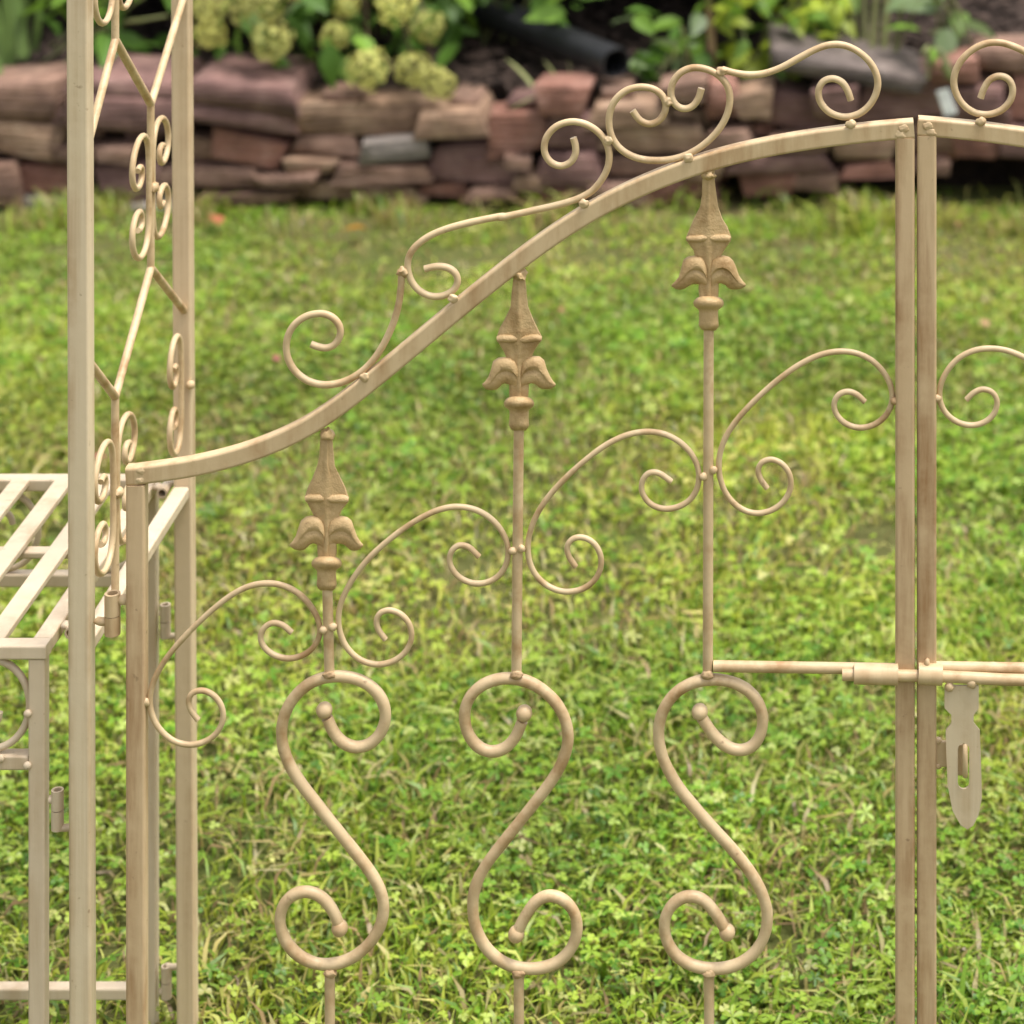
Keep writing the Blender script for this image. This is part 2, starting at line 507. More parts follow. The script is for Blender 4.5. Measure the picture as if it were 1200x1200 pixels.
# ------------------------------------------------------------------ retaining wall of loose stones
wall = empty('stone_wall', (-0.6, WALL_Y, 0), 'low dry stacked retaining wall of red brown field stones behind the lawn', 'wall')
STONES = [  # x0, y0, x1, y1 in image pixels, set on the wall face, colour, tilt (degrees)
    (-50, 98, 72, 150, 's_brown', 0), (-40, 146, 74, 188, 's_tan', 5), (-45, 192, 20, 240, 's_brown', 0), (12, 198, 84, 232, 's_red', 3),
    (2, 234, 90, 264, 's_grey', 0), (68, 92, 214, 158, 's_purple', 2), (212, 94, 345, 154, 's_purple', 4), (60, 172, 112, 196, 's_brown', 0),
    (112, 172, 158, 193, 's_brown', 0), (114, 194, 182, 240, 's_purple', 0), (180, 200, 232, 222, 's_brown', 0), (198, 164, 258, 192, 's_brown', 4),
    (246, 160, 332, 197, 's_red', 10), (224, 198, 306, 223, 's_brown', 0), (304, 203, 375, 219, 's_brown', 0), (92, 238, 228, 256, 's_grey', 0),
    (236, 226, 346, 243, 's_brown', 0), (312, 124, 494, 166, 's_tan', -2), (339, 163, 418, 189, 's_brown', 0), (419, 163, 499, 191, 's_grey', 0),
    (330, 188, 391, 205, 's_tan', 2), (386, 193, 499, 218, 's_brown', 3), (350, 220, 492, 240, 's_tan', 0), (486, 129, 569, 164, 's_tan', 0),
    (567, 134, 640, 186, 's_red', -6), (496, 172, 602, 221, 's_purple', 4), (490, 220, 545, 236, 's_red', 0), (545, 222, 604, 238, 's_brown', 0),
    (630, 96, 689, 138, 's_red', 0), (637, 137, 700, 178, 's_purple', 0), (630, 178, 708, 222, 's_purple', 0), (600, 206, 634, 225, 's_tan', 0),
    (632, 222, 686, 240, 's_red', 0), (690, 122, 780, 150, 's_tan', 0), (705, 148, 830, 182, 's_tan', 3), (828, 150, 884, 182, 's_brown', 0),
    (825, 96, 866, 140, 's_red', 0), (862, 106, 906, 141, 's_tan', -5), (890, 112, 980, 158, 's_purple', 3), (706, 188, 804, 210, 's_brown', 0),
    (803, 186, 850, 212, 's_tan', 0), (846, 180, 970, 206, 's_purple', 0), (760, 212, 842, 242, 's_red', 0), (870, 206, 934, 236, 's_red', 0),
    (932, 204, 985, 228, 's_brown', 0), (688, 214, 760, 240, 's_brown', 0), (776, 96, 826, 122, 's_brown', 0), (895, 74, 1082, 98, 's_slate', 6),
    (1004, 92, 1132, 146, 's_purple', -3), (952, 100, 1006, 138, 's_purple', 0), (974, 158, 1050, 192, 's_tan', 0), (900, 158, 972, 180, 's_brown', 0),
    (1048, 146, 1122, 186, 's_brown', 0), (1118, 162, 1174, 192, 's_red', 0), (1172, 150, 1240, 190, 's_purple', 0), (1120, 100, 1190, 160, 's_purple', -6),
    (1186, 96, 1262, 150, 's_red', 0), (1090, 72, 1150, 100, 's_red', -4), (1146, 60, 1216, 92, 's_brown', 0), (985, 194, 1050, 214, 's_red', 0),
    (1060, 188, 1116, 210, 's_brown', 0),
]
r2 = random.Random(5)
for (lo, hi) in ((-560, -48), (1242, 1700)):      # the wall runs on past both sides of the photograph
    y = 244
    while y > 105:
        h = r2.uniform(24, 44); x = lo
        while x < hi - 30:
            w = min(r2.uniform(60, 150), hi - x)
            if hi - (x + w) < 40: w = hi - x
            STONES.append((x, y - h, x + w - 2, y, r2.choice(['s_purple', 's_brown', 's_red', 's_tan', 's_brown']), r2.uniform(-3, 3)))
            x += w
        y -= h
for (x, y) in ((100, 164), (160, 168), (300, 200), (222, 195), (470, 192), (604, 190), (610, 128), (700, 182), (760, 184), (830, 212), (880, 160), (940, 160), (1000, 150), (1060, 140), (1100, 190), (150, 232), (340, 222), (580, 168), (660, 224), (900, 206), (1020, 92), (1130, 150), (20, 190), (50, 236), (395, 124), (540, 128), (720, 118), (440, 226), (1160, 104)):
    w = r2.uniform(24, 60); h = r2.uniform(9, 15)
    STONES.append((x - w / 2, y - h / 2, x + w / 2, y + h / 2, r2.choice(['s_purple', 's_brown', 's_brown', 's_red']), r2.uniform(-10, 10)))
def stone(i, x0, y0, x1, y1, mat, tilt):
    r = random.Random(i * 17 + 3)
    cx = ((x0 + x1) / 2 - 960) / WALL_S; cz = CAM_H - ((y0 + y1) / 2 + 600) / WALL_S
    w = (x1 - x0) / WALL_S; h = (y1 - y0) / WALL_S * 0.86
    dep = min(0.26, max(0.12, w * r.uniform(0.8, 1.2)))
    bm = bmesh.new()
    sh = [r.uniform(-0.20, 0.20) for _ in range(4)]; tilt += r.uniform(-5, 5)
    nl = 1 if h < 0.085 else 2
    cuts = [0.0] + sorted(r.uniform(0.25, 0.75) if nl == 2 else (k + 1) / nl + r.uniform(-0.1, 0.1) for k in range(nl - 1)) + [1.0]
    for ly in range(nl):
        z0, z1 = (cuts[ly] - 0.5) * h, (cuts[ly + 1] - 0.5) * h
        zc_, hh = (z0 + z1) / 2, (z1 - z0) / 2 * 1.04
        lw = w / 2 * (1 if ly == 0 or nl == 1 else r.uniform(0.82, 1.0)); ox = (w / 2 - lw) * r.uniform(-1, 1)
        ld = dep / 2; oy = r.uniform(-0.012, 0.012) if nl > 1 else 0
        pts = []
        for sx in (-1, 1):
            for sy in (-1, 1):
                for sz in (-1, 1):
                    k0 = r.uniform(0.01, 0.17)
                    for q in ((1 - k0, 1 - k0 * 0.4, 1 - r.uniform(0, 0.10)), (1 - r.uniform(0, 0.08), 1 - k0 * 0.5, 1 - k0 * r.uniform(0.9, 2.4)), (1 - k0 * 0.7, 1 - r.uniform(0, 0.06), 1 - k0 * 0.8)):
                        pts.append((ox + sx * q[0] * lw * (1 + sh[0] * sz), oy + sy * q[1] * ld, zc_ + sz * q[2] * hh * (1 + sh[2] * sx)))
        for _ in range(5):      # knobs on the face and the top
            pts.append((ox + r.uniform(-0.85, 0.85) * lw, oy - ld * r.uniform(0.98, 1.03), zc_ + r.uniform(-0.7, 0.7) * hh))
            pts.append((ox + r.uniform(-0.8, 0.8) * lw, oy + r.uniform(-0.9, 0.5) * ld, zc_ + hh * r.uniform(0.94, 1.03)))
        nv = [bm.verts.new(p) for p in pts]
        bmesh.ops.convex_hull(bm, input=nv)
    bmesh.ops.delete(bm, geom=[v for v in bm.verts if not v.link_faces], context='VERTS')
    bm.verts.index_update()
    vs = []
    for v in bm.verts:
        d = noise.noise(Vector((v.co.x * 30 + i, v.co.y * 30, v.co.z * 30)))
        vs.append(v.co * (1 + 0.03 * d))
    fs = [[x.index for x in f.verts] for f in bm.faces]
    bm.free()
    R = Matrix.Rotation(math.radians(tilt), 3, 'Y') @ Matrix.Rotation(math.radians(r.uniform(-6, 6)), 3, 'Z')
    c = Vector((cx, WALL_Y + dep / 2 + (r.uniform(-0.02, 0.035) if h > 0.022 else 0.05), cz))
    mb = MB(); mb.add([R @ v + c for v in vs], fs, False)
    ob = mb.build('stone', mat, wall, origin=c)
    return ob
for i, s in enumerate(STONES):
    stone(i, *s)

# ------------------------------------------------------------------ gate leaves
S = 1450.0                                            # image pixels per metre in the gate plane
def G(x, y, Y=0.0):                                   # image pixels -> metres through the camera's perspective (gate stands in the plane Y = 0)
    k = 1 + Y / 2.0                                   # perspective scale for parts proud of the gate plane
    return Vector(((x - 960) / S * k, Y, CAM_H - (y + 600) / S * k))
def U(n): return n / S
def z_(pts, ox, oy, k):                               # pixels of an enlarged crop -> image pixels
    return [(ox + x / k, oy + y / k) for x, y in pts]

TOP_BOTTOM_EDGE = [(170, 565), (230, 560.7), (290, 545), (340, 523), (373, 506.7), (400, 489), (450, 448), (500, 406), (550, 364), (600, 322.5),
                   (657, 280), (690, 259.5), (730, 238), (770, 220), (815, 203), (860, 190), (900, 181), (973, 168.5), (1040, 162.3), (1071.8, 160.5)]
CREST_A = z_([(258, 415), (292, 428), (330, 437), (366, 425), (392, 395), (402, 355), (394, 322), (370, 292), (338, 274), (300, 266), (230, 278), (170, 320), (137, 390), (138, 470), (172, 540), (235, 592), (320, 610), (400, 598), (470, 565), (525, 520), (572, 462), (615, 390), (650, 305), (672, 220), (680, 140), (684, 82)], 300, 300, 4)
CREST_B = (z_([(792, 60), (850, 42), (905, 48), (943, 80), (953, 122), (930, 165), (880, 192), (820, 195), (765, 170), (728, 125), (709, 70), (712, 10)], 300, 300, 4)
           + z_([(725, 225), (750, 195), (790, 166), (850, 141), (930, 122), (1020, 105), (1110, 88)], 240, 220, 3)
           + z_([(0, 922), (200, 878), (400, 838), (460, 805), (510, 755), (545, 690), (549, 630), (530, 575), (490, 533), (440, 505), (380, 495), (315, 515), (275, 570), (268, 630), (295, 678), (345, 697), (390, 675), (410, 632), (405, 600), (395, 568)], 560, 0, 3.53))
CREST_C = z_([(640, 458), (665, 505), (710, 522), (755, 505), (778, 460), (780, 420), (762, 385), (722, 360), (670, 353), (610, 368), (562, 412), (540, 470), (540, 530), (558, 588), (600, 633), (665, 662), (740, 668), (810, 660), (870, 643), (940, 600), (1000, 542), (1035, 480), (1050, 410), (1038, 355), (1003, 310), (950, 283), (890, 272), (840, 290), (802, 335), (790, 390), (812, 438), (850, 457), (890, 445), (915, 410), (924, 365)], 560, 0, 3.53)
CREST_D = z_([(-49, 288), (0, 303), (60, 314), (130, 308), (200, 281), (270, 240), (340, 200), (400, 182), (450, 182), (510, 205), (560, 245), (592, 300), (600, 350), (587, 400), (555, 450), (510, 482), (450, 490), (390, 470), (353, 425), (345, 370), (365, 330), (410, 316), (453, 335), (472, 375), (484, 415)], 860, 0, 3.53)
INNER = [
    z_([(275, 1030), (246, 998), (236, 960), (252, 932), (290, 921), (335, 940), (363, 980), (371, 1022), (352, 1070), (310, 1110), (250, 1125), (190, 1112), (140, 1072), (110, 1015), (102, 960), (115, 900), (150, 832), (200, 767), (262, 703), (330, 640), (395, 588), (450, 560), (510, 547), (570, 551), (630, 580), (678, 635), (705, 690), (708, 730), (690, 775), (650, 808), (595, 823), (540, 808), (502, 775), (490, 740), (502, 705), (535, 684), (570, 690), (605, 725)], 140, 500, 3),
    z_([(935, 748), (906, 715), (898, 680), (915, 650), (950, 638), (995, 655), (1024, 695), (1032, 740), (1015, 790), (970, 828), (905, 845), (840, 825), (790, 775), (766, 710), (768, 640), (792, 578), (840, 505), (900, 437), (960, 385), (1020, 342), (1080, 309)], 140, 500, 3)
    + z_([(40, 390), (90, 378), (150, 386), (200, 415), (240, 460), (260, 510), (256, 560), (230, 603), (190, 625), (140, 629), (93, 607), (66, 565), (70, 525), (97, 499), (130, 499), (164, 540)], 500, 450, 2.667),
    z_([(465, 570), (440, 540), (433, 508), (450, 480), (485, 473), (525, 490), (546, 530), (549, 572), (530, 615), (490, 645), (430, 656), (370, 635), (330, 592), (311, 540), (314, 480), (337, 412), (382, 348), (440, 285), (500, 232), (560, 187), (620, 158), (680, 145), (740, 150), (790, 173), (830, 215), (854, 265), (853, 320), (830, 363), (790, 388), (740, 398), (695, 380), (668, 342), (668, 302), (690, 273), (722, 267), (765, 305)], 500, 450, 2.667),
    z_([(250, 608), (222, 575), (208, 540), (224, 505), (265, 491), (312, 515), (340, 560), (342, 610), (315, 663), (260, 698), (200, 707), (140, 683), (92, 630), (67, 560), (67, 490), (92, 415), (140, 345), (210, 272), (290, 202), (380, 138), (450, 107), (520, 95), (590, 104), (645, 132), (690, 182), (714, 240), (716, 290), (692, 343), (645, 378), (590, 391), (537, 375), (502, 337), (491, 292), (510, 257), (550, 243), (585, 257), (612, 288)], 820, 380, 3.158),
]
S_SCROLL = [
    z_([(283, 222), (300, 268), (330, 306), (372, 322), (420, 312), (458, 272), (474, 220), (464, 170), (435, 125), (390, 96), (330, 84), (270, 88), (212, 113), (165, 160), (137, 222), (132, 290), (150, 360), (192, 427), (250, 500), (310, 575), (370, 645), (422, 712), (456, 772), (467, 830), (455, 890), (420, 945), (370, 988), (308, 1013), (240, 1012), (185, 985), (142, 935), (124, 870), (138, 815), (175, 778), (225, 771), (270, 791), (300, 833), (320, 884)], 280, 760, 2.726),
    z_([(906, 232), (885, 290), (850, 326), (800, 337), (755, 315), (722, 265), (714, 205), (732, 147), (780, 107), (840, 90), (900, 93), (960, 117), (1015, 167), (1049, 230), (1056, 300), (1035, 370), (985, 447), (920, 527), (852, 610), (792, 683), (756, 742), (740, 810), (747, 890), (782, 955), (835, 1003), (900, 1026), (970, 1026), (1030, 1003), (1069, 958), (1086, 900), (1077, 840), (1040, 797), (990, 782), (947, 801), (917, 850), (890, 903)], 280, 760, 2.726),
    z_([(294, 195), (330, 258), (375, 286), (420, 290), (454, 265), (470, 215), (463, 160), (430, 117), (380, 90), (320, 83), (265, 92), (215, 122), (178, 175), (167, 240), (181, 310), (217, 380), (270, 445), (330, 512), (387, 572), (436, 632), (470, 692), (483, 750), (473, 810), (445, 858), (400, 893), (340, 907), (270, 899), (217, 868), (187, 815), (184, 760), (207, 713), (250, 690), (295, 697), (330, 737), (362, 794)], 700, 760, 2.4),
]
S_BALLS = [((380.1, 832.3), (398.1, 1087.6)), ((614.2, 835.9), (605.0, 1094.6)), ((820.0, 834.2), (852.1, 1092.5))]
UPRIGHT_X = [(383.5, 386.0), (608.0, 605.2), (830.5, 829.5)]
FINIAL_TOP = [505.0, 317.5, 200.0]
FINIAL_X = [382.8, 608.2, 830.4]
LOWER_X = [386.4, 608.0, 831.0]
RIVETS = [(427.5, 442), (531, 350), (684.6, 239), (806.5, 185), (997, 145.5)]
YF = -0.0078   # front face of the gate tube

def gate_leaf(mirror, parent):
    MX = 1073.2
    def T(x, y): return (2 * MX - x, y - 3.0) if mirror else (x, y)
    def GP(x, y, Y=0.0):
        a, b = T(x, y); return G(a, b, Y)
    def curve(name, pts, r, Y=0.0, mat='rod', sub=5):
        P = smooth_pts([GP(x, y, Y) for x, y in pts], 1)
        mb = MB(); Q = spline(P, sub)
        sd = random.random() * 50
        sc = [1 + 0.05 * noise.noise(p * 60 + Vector((sd, 0, 0))) for p in Q]
        Q = [p + Vector((noise.noise(p * 22 + Vector((sd, 1, 0))), 0, noise.noise(p * 22 + Vector((0, sd, 3))))) * 0.0006 for p in Q]
        sweep(mb, Q, circ(r, 14), (0, 1, 0), True, sc)
        return mb.build(name, mat, parent)
    TH, TD = U(21.5), 0.0125
    # frame
    bar('hinge_stile', GP(160.8, 566), GP(160.8, 1440), U(22.5), 0.0135, 'stile', parent)
    bar('latch_stile', GP(1060.5, 160.2), GP(1060.5, 1440), U(22.4), 0.0135, 'stile', parent)
    bar('bottom_rail', GP(172.5, 1428), GP(1049, 1428), U(20), 0.0125, 'paint', parent)
    e = [Vector((x, y, 0)) for x, y in TOP_BOTTOM_EDGE]
    e = smooth_pts(e, 2)
    e = spline(e, 4)
    c = []
    for i, p in enumerate(e):
        t = (e[min(i + 1, len(e) - 1)] - e[max(i - 1, 0)]).normalized()
        n = Vector((t.y, -t.x, 0))
        c.append((p.x + n.x * 10.7, p.y + n.y * 10.7))
    c = [(149.6, 556.0), (160, 555.4)] + c[1:]
    mb = MB(); sweep(mb, [GP(x, y) for x, y in c], rrect(TH, TD, 0.0022), (0, 1, 0), True)
    mb.build('top_rail', 'paint', parent)
    # crest scrolls welded along the top rail
    r = U(4.1)
    curve('crest_scroll', CREST_A, r); curve('crest_scroll', CREST_B, r)
    curve('crest_scroll', CREST_C, r); curve('crest_scroll', CREST_D, r)
    k = 0
    for (x, y) in RIVETS:
        mb = MB(); blob(mb, GP(x, y, YF + 0.0018), U(5.4), (1.1, 0.5, 0.95), 0.35, k, 3); k += 1
        mb.build('rivet', 'rod', parent)
    for (x, y, rr) in ((472.5, 318.5, 6.0), (712.8, 165, 5.2), (783, 119.5, 5.5), (846, 83.5, 5.5)):
        mb = MB(); blob(mb, GP(x, y, -0.001), U(rr * 1.05), (1.1, 0.95, 0.95), 0.45, k, 3); k += 1
        mb.build('weld', 'rod', parent)
    # inner scrolls with their rivets
    for q in INNER:
        curve('inner_scroll', q, U(3.4))
    for (x, y) in ((170.5, 823), (378.8, 738.5), (390, 735), (600.5, 645.5), (611, 643), (824, 558.5), (836.2, 551), (1048, 470)):
        mb = MB(); blob(mb, GP(x, y, -0.0035), U(4.9), (1, 0.8, 1), 0.3, k); k += 1
        mb.build('rivet', 'rod', parent)
    # uprights, finials, s scrolls
    for i in range(3):
        xt, xb = UPRIGHT_X[i]
        y0 = FINIAL_TOP[i] + 178
        rod('upright', GP(xt, y0), GP(xb, 789), U(6.0), 'rod', parent)
        rod('lower_upright', GP(LOWER_X[i], 1139), GP(LOWER_X[i] + 0.6, 1420), U(6.0), 'rod', parent)
        sc = curve('s_scroll', S_SCROLL[i], U(6.7))
        for (bx, by) in S_BALLS[i]:
            mb = MB(); ball(mb, GP(bx, by), U(9.6)); mb.build('ball_end', 'rod', sc)
        for (wx, wy) in ((xb, 791), (LOWER_X[i], 1141)):
            mb = MB(); blob(mb, GP(wx, wy, -0.0035), U(6.2), (1.25, 0.7, 0.8), 0.35, k, 3); k += 1
            mb.build('weld', 'weld', sc)
        finial(GP, FINIAL_X[i], FINIAL_TOP[i], parent, k)
    # bolt rod and sleeve
    rod('cross_rod', GP(836, 788.0 if mirror else 780.6, -0.001), GP(1049.5, 784.6 if mirror else 784.0, -0.001), U(6.5), 'rod', parent, 6)
    # welds in the frame corners
    for (x, y, rr) in ((164.5, 552, 4.0), (163.5, 563, 4.0), (1059, 150.5, 5), (1055, 158, 5)):
        mb = MB(); blob(mb, GP(x, y, YF + 0.0018), U(rr * 0.95), (1.25, 0.34, 1.05), 0.4, k, 3); k += 1
        mb.build('weld', 'paint', parent)
    # upper half of the gate hinges
    for hy in (708, 1330):
        mb = MB()
        pipe(mb, GP(131.8, hy - 13), GP(131.8, hy + 12.3), U(9.2), U(6.0))
        hb = mb.build('hinge_barrel', 'paint', parent)
        mb = MB(); blob(mb, GP(145, hy - 5), U(7.5), (1.35, 0.8, 0.85), 0.3, k); k += 1
        mb.build('hinge_weld', 'paint', hb)

def rough_cast(p, k):
    q = Vector((k * 3.7, k * 1.3, k * 0.7))
    return Vector((noise.noise(p * 90 + q), noise.noise(p * 90 + q * 2) * 0.6, noise.noise(p * 90 + q * 3))) * 0.0013

def finial(GP, cx, top, parent, k):
    """Cast spear point over two curled leaves and a collar. Local units: 4.8 per image pixel."""
    def F(x, y, Y=0.0): return GP(cx + (x - 338) / 4.8, top + (y - 130) / 4.8, Y)
    u = 1 / 4.8
    # spear blade: rows of half width / half thickness with a raised spine
    rows = [(128, 22, 12), (150, 32, 16), (190, 34, 18), (260, 40, 20), (330, 50, 22), (400, 82, 24), (450, 106, 25), (500, 125, 26), (522, 127, 27), (545, 110, 26), (580, 86, 26), (620, 68, 27), (680, 62, 28), (740, 56, 32), (800, 53, 33), (850, 50, 33)]
    vs = []; fs = []
    prof = []
    for (y, hw, ht) in rows:
        ring = []
        for (a, b) in ((-1, 0), (-0.93, 0.45), (-0.6, 0.62), (-0.28, 0.66), (-0.14, 1.0), (0.14, 1.0), (0.28, 0.66), (0.6, 0.62), (0.93, 0.45), (1, 0), (0.93, -0.45), (0.28, -0.66), (0.14, -1), (-0.14, -1), (-0.28, -0.66), (-0.93, -0.45)):
            ring.append(F(338 + a * hw, y, -b * U(ht * u) * 1.15))
        prof.append(ring)
    n = len(prof[0])
    for rg in prof: vs += rg
    for i in range(len(prof) - 1):
        for j in range(n):
            fs.append([i * n + j, i * n + (j + 1) % n, (i + 1) * n + (j + 1) % n, (i + 1) * n + j])
    fs.append(list(range(n))); fs.append([(len(prof) - 1) * n + j for j in range(n)])
    mb = MB(); mb.add(vs, fs, True)
    # cross bars and tip weld
    for s in (-1, 1):
        for b in (-1, 1):
            P = [F(338 + s * x, 512 + dy, -b * U(30 * u) * 0.62) for x, dy in ((10, 0), (40, -2), (75, -3), (100, -2), (122, 4))]
            sweep(mb, P, circ(U(21 * u), 10), (0, 1, 0), True, [0.75, 1, 1, 1, 0.75])
    blob(mb, F(340, 150, -0.0015), U(37 * u), (1, 0.9, 0.95), 0.6, k + 3, 3)
    mb.v = [p + rough_cast(p, k) for p in mb.v]
    fb = mb.build('spear_finial', 'cast', parent)
    for s in (-1, 1):
        def Q(x, y, Y=0.0): return F(338 + s * (x - 338) * -1, y, Y)
        mb = MB()
        O = [(334, 694), (328, 658), (312, 630), (290, 613), (260, 606), (224, 612), (196, 634), (180, 680), (166, 724), (146, 752), (130, 768)]
        I = [(326, 806), (314, 788), (301, 777), (286, 770), (266, 765), (246, 770), (228, 784), (208, 797), (182, 801), (154, 797), (134, 782)]
        TH = [20, 26, 30, 32, 33, 33, 31, 28, 23, 17, 9]
        GR = [0.0, 0.25, 0.45, 0.5, 0.5, 0.45, 0.3, 0.2, 0.1, 0, 0]
        us = [0.0, 0.04, 0.12, 0.24, 0.36, 0.45, 0.50, 0.55, 0.66, 0.80, 0.90, 0.97, 1.0]
        vs = []; fs = []
        nu = 2 * len(us) - 2
        for (o_, i_, th, gr) in zip(O, I, TH, GR):
            for b in (1, -1):
                for uu in (us if b == 1 else us[-2:0:-1]):
                    hgt = math.sqrt(max(0, 1 - (2 * uu - 1) ** 2)) ** 0.8
                    if uu >= 0.5: hgt *= 1 - gr * (0.62 if uu < 0.56 else 0.20)
                    vs.append(Q(o_[0] + (i_[0] - o_[0]) * uu, o_[1] + (i_[1] - o_[1]) * uu, -b * hgt * U(th * u) * 1.5))
        for i in range(len(O) - 1):
            for j in range(nu):
                fs.append([i * nu + j, i * nu + (j + 1) % nu, (i + 1) * nu + (j + 1) % nu, (i + 1) * nu + j])
        fs.append(list(range(nu))); fs.append([(len(O) - 1) * nu + j for j in range(nu)])
        mb.add(vs, fs, True)
        mb.v = [p + rough_cast(p, k + s) for p in mb.v]
        mb.build('curled_leaf', 'cast', fb)
    # collar and socket, turned
    mb = MB()
    lathe = [(836, 46), (845, 66), (858, 80), (874, 86), (892, 82), (905, 66), (915, 55), (930, 54), (960, 54), (985, 56), (1000, 57), (1012, 50), (1026, 40)]
    vs = []; fs = []; n = 20
    for (y, rr) in lathe:
        for j in range(n):
            a = 2 * math.pi * j / n
            q = rr * (1 + 0.05 * noise.noise(Vector((math.cos(a) * 2, math.sin(a) * 2, y * 0.02 + k))))
            vs.append(F(338 + q * math.cos(a), y + (16 * noise.noise(Vector((math.cos(a) * 2.2, math.sin(a) * 2.2 + y, k))) if y > 980 else 0), q * math.sin(a) * U(u)))
    for i in range(len(lathe) - 1):
        for j in range(n):
            fs.append([i * n + j, i * n + (j + 1) % n, (i + 1) * n + (j + 1) % n, (i + 1) * n + j])
    fs.append(list(range(n))); fs.append([(len(lathe) - 1) * n + j for j in range(n)])
    mb.add(vs, fs, True)
    mb.build('collar', 'cast', fb)

gl = empty('garden_gate', G(160.8, 1488), 'cream iron gate leaf with three spear finials, hinged to the post by the bench', 'gate', 'pair of gate leaves')
gate_leaf(False, gl)
# sleeve that receives the bolt, on this leaf's latch stile
mb = MB(); pipe(mb, G(1000.8, 789.3, -0.010), G(1052.3, 790.5, -0.010), U(11.6), U(7.2), 24)
mb.build('bolt_sleeve', 'paint', gl)

gr = empty('garden_gate', G(1986.4, 1488), 'cream iron gate leaf carrying the bolt and hanging hasp, cut by the right edge', 'gate', 'pair of gate leaves')
gate_leaf(True, gr)
mb = MB(); pipe(mb, G(1076.0, 789.2, -0.010), G(1104.2, 790.8, -0.010), U(11.8), U(7.2), 24)
blob(mb, G(1086.5, 777, -0.010), U(4.5), (0.8, 0.9, 1.3), 0.2, 4)
mb.build('bolt_sleeve', 'paint', gr)
mb = MB()
sweep(mb, [G(987, 790.9, -0.010), G(1040, 791.3, -0.010), G(1104, 792.6, -0.010), G(1180, 796.5, -0.010), G(1300, 799, -0.010), G(1420, 801, -0.010)], circ(U(6.6), 16), (0, 1, 0), True)
bolt = mb.build('bolt', 'rod', gr)
def hasp():
    k = 4.0
    out = [(628, 415), (788, 415), (788, 520), (764, 552), (764, 590), (793, 625), (799, 780), (803, 940), (787, 1020), (762, 1070), (735, 1088), (703, 1068), (665, 1000), (642, 880), (636, 740), (633, 625), (660, 590), (660, 552), (628, 520)]
    slot = []
    for a in range(0, 181, 30): slot.append((717 - 27 * math.cos(math.radians(a)), 712 - 28 * math.sin(math.radians(a))))
    for a in range(0, 181, 30): slot.append((717 + 27 * math.cos(math.radians(a)), 872 + 28 * math.sin(math.radians(a))))
    P = lambda p, Y: G(950 + p[0] / k, 700 + p[1] / k, Y)
    bm = bmesh.new()
    def loop(pts):
        vs = [bm.verts.new(P(p, 0)) for p in pts]
        return [bm.edges.new((vs[i], vs[(i + 1) % len(vs)])) for i in range(len(vs))]
    ed = loop(out) + loop(slot)
    bmesh.ops.triangle_fill(bm, use_beauty=True, use_dissolve=False, edges=ed)
    # drop triangles that fill the slot
    kill = []
    for f in bm.faces:
        c = f.calc_center_median(); px = (c.x * S + 960 - 950) * k; py = ((CAM_H - c.z) * S - 600 - 700) * k
        if 691 < px < 743 and 700 < py < 885 and all(690.5 < ((v.co.x * S + 10) * k) < 745 for v in f.verts): kill.append(f)
    bmesh.ops.delete(bm, geom=kill, context='FACES')
    for v in bm.verts:
        kk = 1 - 0.0115 / 2.0
        v.co = Vector((v.co.x * kk, -0.0115, CAM_H - (CAM_H - v.co.z) * kk))
    r = bmesh.ops.extrude_face_region(bm, geom=bm.faces[:])
    for v in r['geom']:
        if isinstance(v, bmesh.types.BMVert): v.co.y += 0.0022
    bmesh.ops.recalc_face_normals(bm, faces=bm.faces)
    bm.verts.ensure_lookup_table()
    mb = MB(); mb.add([v.co.copy() for v in bm.verts], [[v.index for v in f.verts] for f in bm.faces], False)
    bm.free()
    return mb.build('hasp_plate', 'post', bolt)
hp = hasp()
for (x, y) in ((1112.5, 805), (1138.8, 801)):
    mb = MB(); blob(mb, G(x, y, -0.0125), U(5.6), (1, 0.7, 1), 0.25, int(x)); mb.build('weld', 'paint', bolt)
# staple that passes through the slot, on a bracket welded to the stile
mb = MB()
sweep(mb, [G(1097, 883, -0.001), G(1112, 883, -0.001), G(1122, 883, -0.0015)], rrect(U(30), 0.003, 0.001), (0, 1, 0), True)
blob(mb, G(1098.5, 867.5, -0.001), U(5), (1, 1, 0.8), 0.3, 8); blob(mb, G(1098.5, 897, -0.001), U(5), (1, 1, 0.8), 0.3, 9)
st = mb.build('staple_bracket', 'paint', gr)
mb = MB()
Pts = []
for a in range(-100, 101, 20):
    Pts.append(G(1131, 890 - 19 * math.sin(math.radians(a)), -0.0135 - 0.006 * math.cos(math.radians(a)) + 0.006))
sweep(mb, Pts, circ(U(3.2), 10), (1, 0, 0), True)
sweep(mb, [G(1118, 890, -0.002), G(1131, 890, -0.002)], rrect(U(36), 0.003, 0.001), (0, 1, 0), True)
mb.build('staple', 'rod', st)

